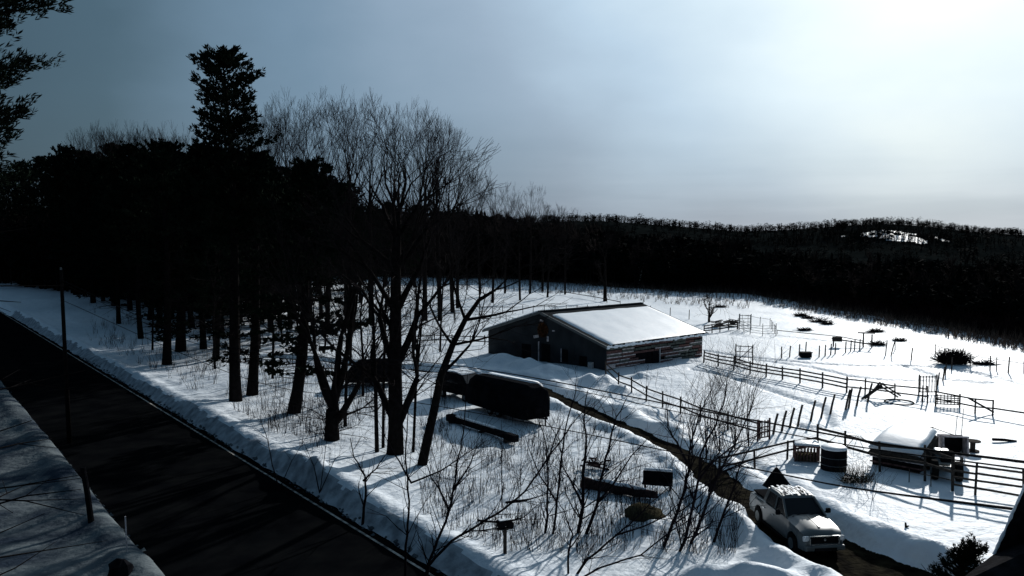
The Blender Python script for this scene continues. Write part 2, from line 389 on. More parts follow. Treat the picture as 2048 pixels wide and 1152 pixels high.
# ------------------------------------------------------------ instanced-by-numpy woodland (one mass each)
def merge(name, templates, places, m):
    """templates: list of (verts Nx3, tris Mx3); places: (ti,x,y,z,sxy,sz,rot)"""
    VV = []; FF = []; o = 0
    for ti, x, y, z, a, b, r in places:
        v, f = templates[ti]; c, s = math.cos(r), math.sin(r)
        w = np.empty_like(v); w[:, 0] = (v[:, 0] * c - v[:, 1] * s) * a + x; w[:, 1] = (v[:, 0] * s + v[:, 1] * c) * a + y; w[:, 2] = v[:, 2] * b + z
        VV.append(w); FF.append(f + o); o += len(v)
    V = np.concatenate(VV); Fc = np.concatenate(FF)
    me = bpy.data.meshes.new(name); me.vertices.add(len(V)); me.vertices.foreach_set('co', V.reshape(-1).astype(np.float32))
    me.loops.add(Fc.size); me.loops.foreach_set('vertex_index', Fc.reshape(-1).astype(np.int32))
    me.polygons.add(len(Fc)); me.polygons.foreach_set('loop_start', (np.arange(len(Fc)) * 3).astype(np.int32))
    me.update(calc_edges=True); me.materials.append(M[m])
    ob = bpy.data.objects.new(name, me); COL.objects.link(ob); return ob
def tri(mb):
    f = []
    for q in mb.f:
        for k in range(1, len(q) - 1): f.append((q[0], q[k], q[k + 1]))
    return np.array(mb.v, float), np.array(f, int)
def spruce_tpl(seed, nl, nb):
    r = random.Random(seed); b = MB(); b.tube([(0, 0, 0), (0, 0, 1)], [.018, .003], 3, False)
    for i in range(nl):
        u = i / nl; z = .10 + .88 * u; rad = .21 * (1 - u) ** .8 * r.uniform(.75, 1.15) + .012
        for j in range(nb):
            a = r.uniform(0, 6.28); L = rad * r.uniform(.6, 1.2); w = .35 * rad + .012; c, s = math.cos(a), math.sin(a)
            zz = z + r.uniform(-.02, .02)
            b.poly([(0, 0, zz + .04), (c * L * .6 - s * w, s * L * .6 + c * w, zz - .02), (c * L, s * L, zz - .035), (c * L * .6 + s * w, s * L * .6 - c * w, zz - .02)], [(0, 1, 2), (0, 2, 3)])
    return tri(b)
def bare_tpl(seed, nt=46):
    r = random.Random(seed); b = MB(); b.tube([(0, 0, 0), (0, 0, .5), (0.01, 0, .9)], [.02, .014, .004], 3, False)
    for i in range(nt):
        z = r.uniform(.3, .85); a = r.uniform(0, 6.28); L = r.uniform(.12, .32) * (1.15 - z * .6); e = r.uniform(.7, 1.25)
        p = Vector((0, 0, z)); d = Vector((math.cos(a) * math.cos(e), math.sin(a) * math.cos(e), math.sin(e)))
        q = p + d * L; b.tube([p, q], [.006, .002], 3, False)
        for k in range(4):
            s0 = p + d * L * r.uniform(.3, .95); dd = (d + Vector((r.uniform(-.6, .6), r.uniform(-.6, .6), r.uniform(-.1, .6)))).normalized()
            b.tube([s0, s0 + dd * L * .5], [.0035, .0012], 3, False)
    return tri(b)
def round_tpl(seed, n, ax, z0=.3):
    r = random.Random(seed); b = MB(); b.tube([(0, 0, 0), (0, 0, .8)], [.02, .006], 3, False)
    lob = [(r.uniform(-.12, .12), r.uniform(-.12, .12), r.uniform(z0 + .1, .88), r.uniform(.09, .17)) for _ in range(ax)]
    for i in range(n):
        cx, cy, cz, cr = lob[i % ax]; d = Vector((r.gauss(0, 1), r.gauss(0, 1), r.gauss(0, 1))).normalized(); q = Vector((cx, cy, cz)) + d * cr * r.uniform(.5, 1.0); q.z = min(q.z, 1.0)
        e = [q + Vector((r.uniform(-1, 1), r.uniform(-1, 1), r.uniform(-1, 1))) * .05 for _ in range(3)]; b.poly(e, [(0, 1, 2)])
    return tri(b)
SP = [spruce_tpl(i, 15, 6) for i in range(2)] + [round_tpl(i, 230, 8) for i in range(4)]; SPF = [spruce_tpl(20, 8, 4)] + [round_tpl(30 + i, 70, 5, -.05) for i in range(5)]; BT = [bare_tpl(i) for i in range(4)]
EDGE = [(-900, 600), (-300, 575), (0, 568), (200, 598), (360, 622), (470, 615), (560, 572), (620, 552), (700, 552), (900, 557), (1050, 563), (1200, 574), (1350, 584), (1500, 592), (1650, 617), (1800, 641), (1950, 666), (2048, 683), (2300, 735), (2700, 850)]
def edge_D(px):
    y = np.interp(px, [a for a, b in EDGE], [b for a, b in EDGE]); return HC * F / (y - 480)
def woodland():
    pl = []; pb = []
    for i in range(4300):
        px = rnd.uniform(-700, 2650); D0 = float(edge_D(px)); D = D0 + 2 + rnd.random() ** 1.6 * 110
        x = (px - 1024) / F * D
        if road_s(x, D) < S_R + 6: continue
        ty = np.interp(px, [-500, 300, 700, 950, 1080, 1250, 1500, 1620, 1900, 2048, 2600], [395, 395, 392, 405, 425, 450, 470, 493, 497, 500, 500])
        top = 12.5 + (480 - ty) / F * D; 
        fr = (D - D0) / 110; H = max(4.0, top * (rnd.uniform(.62, .98)) * (.8 + .2 * min(1, fr * 3)))
        if px > 1500: H = min(H, 11.5) * rnd.uniform(.7, 1)
        z = -.5
        if rnd.random() < (.72 if px > 1150 else .6): k_ = rnd.randrange(6); pl.append((k_, x, D, z, H * rnd.uniform(.9, 1.3) * (1.5 if k_ > 1 else 1), H * (.92 if k_ > 1 else 1), rnd.uniform(0, 6.28)))
        else: pb.append((rnd.randrange(4), x, D, z, H * rnd.uniform(.8, 1.1), H * 1.05, rnd.uniform(0, 6.28)))
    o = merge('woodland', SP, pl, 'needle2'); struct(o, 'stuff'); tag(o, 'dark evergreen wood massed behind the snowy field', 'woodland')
    o = merge('woodland', BT, pb, 'twig'); struct(o, 'stuff'); tag(o, 'bare leafless trees mixed into the wood behind the field', 'woodland')
    # hill forest
    pl = []
    for i in range(5200):
        px = rnd.uniform(-300, 2500); D = rnd.choice([rnd.uniform(240, 640), rnd.uniform(540, 660)])
        x = (px - 1024) / F * D
        if bool(in_clear(np.array([x]), np.array([D]))[0]) and rnd.random() < .3: continue
        z = float(hill_z(np.array([x]), np.array([D]))[0]); H = rnd.uniform(4.5, 7) + (1.5 if rnd.random() < .05 else 0)
        if px > 1500 and px < 1900 and D < CLR[1] - 10: H = min(H, 5.5)
        k_ = rnd.randrange(6); pl.append((k_, x, D, z - 1.2, H * rnd.uniform(1.5, 2.4), H * rnd.uniform(.8, 1.1), rnd.uniform(0, 6.28)))
    for i in range(850):
        x = CLR[0] + rnd.gauss(-10, 38); D = CLR[1] + rnd.gauss(0, 16)
        if D < 300: continue
        z = float(hill_z(np.array([x]), np.array([D]))[0]); H = rnd.uniform(2.2, 5.5); pl.append((rnd.choice([0, 0, 1, 2, 3]), x, D, z - .3, H * rnd.uniform(.6, 1.6), H, rnd.uniform(0, 6.28)))
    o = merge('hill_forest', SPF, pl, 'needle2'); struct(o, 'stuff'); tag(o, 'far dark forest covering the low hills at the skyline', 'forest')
woodland()
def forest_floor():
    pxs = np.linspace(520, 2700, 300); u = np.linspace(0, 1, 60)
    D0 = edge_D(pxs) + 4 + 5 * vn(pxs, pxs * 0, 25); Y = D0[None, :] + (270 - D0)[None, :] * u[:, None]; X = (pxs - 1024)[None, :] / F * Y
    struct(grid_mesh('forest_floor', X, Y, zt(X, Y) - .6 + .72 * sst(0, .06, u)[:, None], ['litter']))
forest_floor()

# reeds and scrub at the far side of the field, brush by the road
def scrub(name, n, region, h, rad, m, label, k=3):
    b = MB()
    for i in range(n):
        x, y, hh = region(); z = Z(x, y) if n < 6000 else 0.2
        for j in range(k):
            a = rnd.uniform(0, 6.28); L = h * hh * rnd.uniform(.5, 1.2); t = rnd.uniform(0, .5)
            p = Vector((x + rnd.uniform(-.15, .15), y + rnd.uniform(-.15, .15), z - .05)); d = Vector((math.cos(a) * t, math.sin(a) * t, 1)).normalized()
            q = p + d * L * .6; b.tube([p, q, q + (d + Vector((rnd.uniform(-.3, .3), rnd.uniform(-.3, .3), 0))) * L * .4], [rad, rad * .7, rad * .3], 3, False)
    o = b.build(name, m); struct(o, 'stuff'); tag(o, label, 'scrub'); return o
def reg_far():
    px = rnd.uniform(560, 2100); D = float(edge_D(px)); dd = rnd.random() ** 1.5 * (.22 * D if px < 1500 else .13 * D); y = D + 2 - dd
    return (px - 1024) / F * y, y, rnd.uniform(.6, 1.3) * (1 - dd / D * 1.5)
scrub('dry_reeds', 4200, reg_far, 1.5, .028, 'reed', 'dry brown reeds and scrub along the far edge of the field', 3)
def reg_thk():
    px = rnd.uniform(1180, 2200); D = float(edge_D(px)); y = D + 3 - rnd.random() ** 1.3 * 6
    return (px - 1024) / F * y, y, rnd.uniform(.5, 1.2) * min(1, (px - 1100) / 250)
M['thick'] = mat('thicket', (.020, .012, .013), .95, .4, 1, 0, 1, .02)
scrub('thicket', 3000, reg_thk, 2.6, .035, 'thick', 'dark brown thicket of brush in front of the right-hand wood', 4)
def reg_mid():
    while True:
        px = rnd.uniform(840, 1480); py = rnd.uniform(850, 1120); g = G(px, py)
        d = float(poly_dist(np.array([g.x]), np.array([g.y]), DRV)[0][0])
        if road_s(g.x, g.y) > S_R + 1.8 and d > 2.2 and vn(g.x, g.y, 3.0) > -.12: return g.x, g.y, rnd.uniform(.5, 1.3)
scrub('roadside_brush', 950, reg_mid, 1.1, .012, 'sap', 'thin leafless brush poking through the snow between road and muddy track', 3)
def reg_left():
    while True:
        px = rnd.uniform(180, 900); py = rnd.uniform(590, 900); g = G(px, py)
        if road_s(g.x, g.y) > S_R + 2.5 and vn(g.x, g.y, 4.0) > -.05: return g.x, g.y, rnd.uniform(.4, 1.2)
scrub('undergrowth', 1400, reg_left, 1.5, .014, 'sap', 'low twiggy undergrowth among the roadside trunks', 3)

# ------------------------------------------------------------ trees
def pine_parts(seed, H, base, Rr, tr, nb, tuft=.42, low=0, dens=1.0, lean=(0, 0), shape='pine', wd=.20, boughs=()):
    r = random.Random(seed); t = MB(); c = MB()
    def ax(z): u = z / H; return Vector((lean[0] * u + .25 * math.sin(u * 5 + seed), lean[1] * u + .2 * math.sin(u * 4 + seed * 2), z))
    n = 12; t.tube([ax(H * i / n - (.3 if i == 0 else 0)) for i in range(n + 1)], [tr * (1.18 if i == 0 else 1) * (1 - i / n) ** .75 + .03 for i in range(n + 1)], 9)
    for i in range(int(64 + H)):
        z = r.uniform(.12, base / H) * H; a = r.uniform(0, 6.28); L = r.uniform(.9, 3.9) * (1.2 - .4 * z / base); p = ax(z)
        d = Vector((math.cos(a), math.sin(a), r.uniform(-.25, .25))); q = p + d * L * .6
        e = q + (d + Vector((r.uniform(-.4, .4), r.uniform(-.4, .4), r.uniform(-.3, .2)))) * L * .4
        t.tube([p, q, e], [.035, .02, .007], 3, False)
        if r.random() < .5: t.tube([q, q + (d + Vector((r.uniform(-1, 1), r.uniform(-1, 1), r.uniform(-.3, .3)))) * L * .3], [.014, .005], 3, False)
    def bough(z, L, a, el, k):
        p = ax(z); d = Vector((math.cos(a) * math.cos(el), math.sin(a) * math.cos(el), math.sin(el)))
        pts = [p + d * L * u + Vector((0, 0, .10 * L * u * u)) for u in (0, .35, .7, 1)]
        t.tube(pts, [.05 + L * .008, .04, .025, .01], 3, False)
        sd = Vector((-math.sin(a), math.cos(a), 0))
        for j in range(int(k * dens * (3 + L * 2.4))):
            u = r.uniform(.18, 1.03) ** .8; w = L * .30 * (1.15 - abs(u - .55)) * r.uniform(-1, 1)
            q = p + d * L * u + Vector((0, 0, .10 * L * u * u)) + sd * w + Vector((0, 0, r.uniform(-.12, .22) * (.6 + L * .12)))
            for m in range(5):
                dd = (d * .7 + sd * r.uniform(-.9, .9) * 1.0 + Vector((r.uniform(-.4, .4), r.uniform(-.4, .4), r.uniform(-.25, .95)))).normalized() * tuft * r.uniform(.6, 1.25)
                sdv = dd.cross(Vector((r.uniform(-1, 1), r.uniform(-1, 1), r.uniform(-1, 1)))).normalized() * tuft * wd
                c.poly([q - sdv * .4, q + dd * .55 - sdv, q + dd, q + dd * .55 + sdv], [(0, 1, 2, 3)])
    for i in range(nb):
        u = (i + r.random()) / nb; z = base + (H - base) * u ** .9
        if shape == 'round': prof = min(1, (1 - u) * 3.2 + .12) ** .6 * (.82 + .18 * math.sin(u * 17))
        elif shape == 'pine': prof = (math.sin(math.pi * min(1, (u * .86 + .16))) ** .6) * (1 - .25 * u)
        else: prof = (1 - u) ** .75 + .06
        L = Rr * prof * (r.uniform(.78, 1.1) if shape == 'round' else r.uniform(.55, 1.15)) + .35
        bough(min(z, H * .985), L, r.uniform(0, 6.28), R(r.uniform(-6, 28) + u * 22), 2.4)
    for i in range(low):
        bough(r.uniform(.18, .98) * base, r.uniform(1.2, 3.0), r.uniform(0, 6.28), R(r.uniform(-16, 6)), 1.8)
    for (z, L, a, k) in boughs: bough(z, L, R(a), R(-8), k)
    for i in range(14):
        bough(H * .985 - i * .05, .5, r.uniform(0, 6.28), R(60), 1.0)
    return t, c
def pine_tree(loc, rz, label, cat='pine tree', group=None, bark='bark', **k):
    o = thing('pine_tree', loc, rz, label, cat, group); t, c = pine_parts(**k)
    t.build('trunk', bark, o, smooth=True); c.build('crown', 'needle', o); return o

def grow(b, tw, r, p, d, L, rad, depth, spread, up, kids=(2, 3), rmin=.011, maxd=6, fork=.35):
    n = 4; pts = [p]; q = p.copy(); dd = d.copy()
    for i in range(n):
        dd = (dd + Vector((r.uniform(-1, 1), r.uniform(-1, 1), r.uniform(-.4, .4))) * .13 + Vector((0, 0, up))).normalized()
        q = q + dd * (L / n); pts.append(q.copy())
    r1 = max(rmin * .6, rad * .62); rr = [rad + (r1 - rad) * i / n for i in range(n + 1)]
    (b if depth < 3 else tw).tube(pts, rr, 7 if depth == 0 else (5 if depth < 3 else 3), False)
    if depth >= maxd: return
    kn = r.randint(*kids)
    for i in range(kn):
        a = r.uniform(0, 6.28); s = R(spread * r.uniform(.5, 1.3)); o = dd.orthogonal().normalized(); o = Matrix.Rotation(a, 3, dd) @ o
        nd = (dd * math.cos(s) + o * math.sin(s)).normalized()
        grow(b, tw, r, q, nd, L * r.uniform(.62, .86), max(rmin * .7, r1 * r.uniform(.65, .85)), depth + 1, spread, up, kids, rmin, maxd, fork)
    for i in range(2 if depth < maxd - 1 else 3):            # side shoots
        j = r.randint(1, n - 1); s = R(r.uniform(30, 60)); o = Matrix.Rotation(r.uniform(0, 6.28), 3, dd) @ dd.orthogonal().normalized()
        if r.random() < fork + .1 * depth:
            nd = (dd * math.cos(s) + o * math.sin(s)).normalized(); grow(b, tw, r, pts[j], nd, L * r.uniform(.45, .7), max(rmin * .6, rr[j] * .4), min(maxd, depth + 2), spread, up, kids, rmin, maxd, fork)
def bare_tree(loc, rz, label, seed, trunk, limbs, spread=24, up=.05, L=4.2, kids=(2, 3), maxd=5, bark='bark', rmin=.016, fork=.35, name='bare_tree', cat='bare tree', group=None, stubs=10, scale=1):
    """trunk: [(x,y,z,r)...]; limbs: [(trunk index, azimuth, elevation, length)]"""
    o = thing(name, loc, rz, label, cat, group); r = random.Random(seed); b = MB(); tw = MB()
    b.tube([t[:3] for t in trunk], [t[3] for t in trunk], 9)
    for (i, az, el, ll) in limbs:
        p = Vector(trunk[i][:3]); az = R(az); el = R(el)
        grow(b, tw, r, p, Vector((math.cos(az) * math.cos(el), math.sin(az) * math.cos(el), math.sin(el))), ll * scale, trunk[i][3] * r.uniform(.45, .7), 1, spread, up, kids, rmin, maxd, fork)
    if stubs:
        for i in range(stubs):
            k = r.uniform(.25, .95) * (len(trunk) - 1); j = int(k); f = k - j
            p = Vector(trunk[j][:3]).lerp(Vector(trunk[min(j + 1, len(trunk) - 1)][:3]), f); a = r.uniform(0, 6.28); e = r.uniform(-.2, .8)
            grow(b, tw, r, p, Vector((math.cos(a) * math.cos(e), math.sin(a) * math.cos(e), math.sin(e))), r.uniform(.9, 2.6), .03, 3, 32, 0, (2, 2), rmin * .8, 5, .3)
    b.build('trunk', bark, o, smooth=True); tw.build('crown', 'twig' if bark != 'sap' else 'sap', o); return o

def pines():
    def loc(px, py): p = P3(px, py); return p
    # the tall lone crown and its neighbours, each with its own shape
    l = loc(478, 802)
    pine_tree(l, .4, 'tallest pine, its dense dark crown standing high above the bare trees', seed=11, H=26.0, base=11.5, Rr=3.1, tr=.42, nb=150, tuft=.34, low=9, dens=1.7, lean=(-.6, 0), shape='round', wd=.15)
    pine_tree(loc(503, 788), 1.2, 'thick pine trunk leaning slightly right beside the tallest pine', seed=12, H=19, base=8.5, Rr=3.8, tr=.40, nb=75, low=9, lean=(1.6, 0))
    pine_tree(loc(584, 824), 0, 'leaning pine right of the tallest pine with dark boughs hanging low', seed=13, H=17.5, base=8.6, Rr=3.8, tr=.42, nb=60, low=15, dens=1.3, lean=(1.9, .5), boughs=[(6.6, 4.6, -5, 3), (6.2, 3.8, 12, 3), (6.9, 3.0, 175, 3), (5.9, 2.6, -20, 3), (3.6, 2.6, 185, 2.5), (8.3, 3.2, 170, 3), (8.1, 3.4, 10, 3), (4.6, 2.0, 0, 2), (7.4, 3.4, 190, 3)])
    pine_tree(loc(335, 730), 2, 'straight pine nearest the snowbank left of the tallest pine', seed=14, H=20.5, base=8.5, Rr=4.2, tr=.40, nb=80, low=9, dens=1.2)
    pine_tree(loc(362, 704), 3, 'pine with the broadest trunk just behind the straight roadside pine', seed=15, H=21.0, base=8.0, Rr=4.4, tr=.52, nb=80, low=13, dens=1.2, boughs=[(6.5, 3.6, 0, 3), (5.2, 3.8, 15, 3), (3.8, 3.4, -10, 3), (3.0, 3.2, 10, 2.5), (7.2, 3.6, -15, 3), (2.2, 3.0, 0, 2.5), (4.6, 3.0, 190, 2.5)])
    a = pine_tree(loc(284, 680), 1, 'slim pine by the road snowbank, trunk bare to the crown', seed=16, H=20, base=9, Rr=4.4, tr=.30, nb=80, low=3, dens=1.2)
    # anonymous pines of the stand: copies
    tp = pine_tree(loc(402, 700), 4, 'dark pine in the dense roadside stand', group='pines massed in the roadside stand', seed=17, H=20, base=5.5, Rr=4.6, tr=.34, nb=110, low=9, dens=1.3)
    tq = pine_tree(loc(240, 648), 5, 'dark pine in the dense roadside stand', group='pines massed in the roadside stand', seed=18, H=20, base=7.5, Rr=4.4, tr=.30, nb=95, low=10, dens=1.3)
    tr_ = pine_tree(loc(206, 604), 5, 'dark pine in the dense roadside stand', group='pines massed in the roadside stand', seed=19, H=19, base=4.0, Rr=4.8, tr=.34, nb=110, low=3, dens=1.3)
    spots = [(190, 606), (150, 588), (125, 577), (95, 570), (60, 565), (170, 585), (225, 612), (262, 622), (300, 640), (318, 655), (345, 640), (385, 655), (420, 640), (440, 668), (372, 610), (405, 605),
             (330, 600), (280, 592), (240, 584), (205, 577), (460, 625), (500, 610), (450, 596), (520, 640), (545, 620), (490, 590), (410, 583), (360, 578), (310, 574), (540, 590), (570, 600),
             (600, 585), (640, 590), (30, 560), (-20, 556), (-80, 556), (620, 610), (560, 578), (700, 584), (660, 576), (740, 580), (430, 720), (520, 690), (770, 572), (830, 574), (250, 566), (150, 564),
             (300, 606), (345, 615), (395, 625), (430, 632), (470, 600), (520, 600), (590, 640), (610, 660), (640, 640), (690, 630), (480, 645), (210, 590), (185, 575), (575, 605), (660, 600), (720, 606), (600, 562), (680, 560)] + [(rnd.uniform(400, 570), rnd.uniform(592, 645)) for _ in range(26)]
    for i, (px, py) in enumerate(spots):
        p = loc(px, py); D = p.y
        ty = np.interp(px, [-100, 40, 85, 130, 170, 200, 380, 470, 550, 650, 800, 900], [345, 345, 300, 262, 290, 300, 300, 320, 338, 352, 395, 408]) + rnd.uniform(-8, 42)
        H = 12.5 + (480 - ty) / F * D; H = min(H, 34); src = (tp, tq, tr_)[i % 3]
        dup(src, p, rnd.uniform(0, 6.28), (max(.85, min(1.5, H / 20 * .95)) , H / 19.8), 'dark pine in the dense roadside stand', 'pines massed in the roadside stand')
    # near pine reaching in from the left
    D = 18.0; x = (-170 - 1024) / F * D
    pine_tree((x, D, Z(x, D)), 0, 'near pine at the left edge, its dark boughs reaching into the sky', seed=33, H=25, base=12.2, Rr=3.35, tr=.3, nb=190, tuft=.19, low=0, dens=8, wd=.08)
pines()

def barebig():
    b1 = P3(790, 912)
    bare_tree(b1, 0, 'big leafless tree with the thickest trunk and a wide fan of branches', 5,
              [(0, 0, -.3, .52), (.05, 0, 1.5, .43), (.05, 0, 5, .38), (.1, 0, 8, .33), (.15, 0, 10.5, .28), (.2, .1, 12.2, .24), (.3, .1, 13.6, .15)],
              [(5, 165, 55, 2.6), (5, 20, 50, 2.9), (4, 185, 48, 2.9), (4, 5, 42, 3.3), (5, 100, 62, 2.5), (5, -90, 58, 2.5), (6, 60, 68, 2.2), (6, 200, 66, 2.2), (3, 20, 58, 3.4), (3, 160, 60, 3.4), (4, -40, 45, 2.9), (6, 0, 74, 2.2), (1, 172, 64, 3.8), (1, 8, 68, 3.6), (2, 165, 60, 3.5), (2, 12, 56, 3.6), (2, 90, 60, 3)],
              spread=25, up=.028, maxd=5, rmin=.014, fork=.22, stubs=30, scale=.86)
    bare_tree(P3(664, 876), 0, 'leafless tree splitting low into several upright stems', 8,
              [(0, 0, -.3, .52), (0, 0, .8, .42), (.05, 0, 1.9, .40)],
              [(2, 165, 70, 4.4), (2, 20, 74, 4.2), (2, 100, 82, 4.6), (1, 0, 52, 3.2), (2, 175, 62, 3.6)], spread=17, up=.06, maxd=5, rmin=.014, stubs=18)
    # leaning tree whose stem bows right
    pts = [(840, 937), (852, 890), (868, 820), (882, 750), (905, 690), (930, 640), (958, 600), (990, 580)]
    D = P3(840, 937).y; base = P3(840, 937); tk = []
    for i, (a, c) in enumerate(pts):
        q = AT(a, c, D); tk.append((q.x - base.x, 0, q.z - base.z - (.3 if i == 0 else 0), .26 * (1 - i / 8.6) + .03))
    bare_tree(base, 0, 'dark leaning tree, its trunk bowing to the right in front of the barn', 9, tk,
              [(7, 5, 12, 2.0), (7, 20, 40, 2.0), (5, 160, 62, 2.4), (5, 0, 10, 2.2), (4, 20, 5, 2.0), (3, 10, 42, 2.2), (6, 90, 20, 1.6), (4, 180, 55, 2.4)], spread=26, up=.02, maxd=4, rmin=.014, stubs=10)
    for (px, py, w, tx) in ((754, 905, .13, 748), (766, 895, .10, 775), (826, 905, .09, 850)):
        g = P3(px, py); k = (tx - px) / F * g.y
        bare_tree(g, 0, {754: 'thin dark stem just left of the thickest trunk', 766: 'thinner stem squeezed between the thin stem and the thickest trunk', 826: 'thin stem between thickest trunk and leaning tree'}[px], px, [(0, 0, -.2, w), (k * .3, 0, 4, w * .8), (k, 0, 9, w * .6)], [(2, 80, 70, 2.4), (2, 200, 60, 2.2), (1, 10, 40, 2), (1, 170, 40, 2)], spread=24, maxd=4, rmin=.013, stubs=12)
    TH = [(545, 760, 'thin leafless tree left of the low dark boughs'), (612, 720, 'thin leafless tree behind the low dark boughs'), (700, 735, 'thin leafless tree behind the multi-stemmed tree'), (726, 790, 'thin leafless tree left of the thin dark stem'), (520, 700, 'thin leafless tree right of the right-leaning pine'), (880, 705, 'thin leafless tree above the van'), (650, 700, 'thin leafless tree left of the covered trailer')]
    TH += [(565, 690, 'thin trunk left of centre among the low dark boughs'), (600, 765, 'thin trunk just right of the right-leaning pine'), (480, 705, 'thin trunk behind the tallest pine'), (430, 740, 'thin trunk standing left of the tallest pine'), (770, 700, 'thin trunk right of the covered trailer'), (830, 700, 'thin trunk between covered trailer and van'), (305, 700, 'thin trunk between the two leftmost roadside pines'), (690, 850, 'thin trunk right of the multi-stemmed tree'), (910, 640, 'thin trunk behind the leaning tree top')]
    for i, (px, py, t) in enumerate(TH):
        g = P3(px, py); rr = random.Random(i); h = rr.uniform(8, 12)
        bare_tree(g, 0, t, 300 + i, [(0, 0, -.2, .12), (rr.uniform(-.3, .3), 0, h * .35, .10), (rr.uniform(-.6, .6), 0, h * .7, .07), (rr.uniform(-.9, .9), 0, h, .04)], [(k, rr.uniform(0, 360), rr.uniform(25, 65), 2.2) for k in (1, 1, 2, 2, 2, 3, 3)], spread=26, maxd=4, rmin=.014, stubs=16)
    # tall crowns behind: three source shapes
    src = []
    for k, (sd, sp) in enumerate(((21, 20), (22, 23), (23, 17))):
        p = P3((620, 700, 850)[k], (640, 655, 640)[k])
        lim = [(3, a + 40 * k, 62, 4.0) for a in (0, 120, 240)] + [(2, a + 25 * k, 54, 4.2) for a in (60, 200)] + [(4, a, 72, 3.4) for a in (20, 150, 270)] + [(1, 90 + 50 * k, 48, 3.2)]
        o = bare_tree(p, 0, 'tall leafless tree in the row behind the big fan-shaped one', sd, [(0, 0, -.3, .36), (0, 0, 7, .30), (.1, 0, 11, .25), (.1, .1, 14.5, .2), (.2, 0, 18, .13)], lim, spread=sp, up=.05, maxd=5, rmin=.017, fork=.14, group='tall leafless trees behind the roadside stand', stubs=26)
        src.append(o)
        D = p.y; ty = (178, 160, 190)[k]; H = 12.5 + (480 - ty) / F * D; sc = H / 30.5; o.scale = (sc, sc, sc)
    for i, (px, py, ty) in enumerate([(560, 650, 185), (655, 668, 172), (742, 640, 165), (790, 660, 168), (600, 620, 215), (905, 625, 235), (880, 640, 190), (560, 600, 250), (915, 615, 275), (985, 605, 335), (700, 610, 230), 
                                      (1040, 600, 385), (1095, 597, 392), (1010, 590, 372), (200, 580, 232), (250, 585, 226), (300, 590, 238), (340, 595, 236), (225, 600, 240), (275, 575, 234), (370, 585, 246), (180, 575, 228), (530, 640, 200), (960, 590, 330), (880, 620, 215), (540, 660, 175), (580, 655, 165), (200, 590, 226), (240, 575, 230), (290, 580, 232), (330, 590, 236), (360, 600, 238), (1060, 590, 360), (1130, 592, 398)]):
        p = P3(px, py); H = 12.5 + (480 - ty) / F * p.y; sc = H / 30.5
        dup(src[i % 3], p, rnd.uniform(0, 6.28), (sc * (.92 if px > 500 else .8), sc), 'tall leafless tree in the row behind the big fan-shaped one', 'tall leafless trees behind the roadside stand')
barebig()

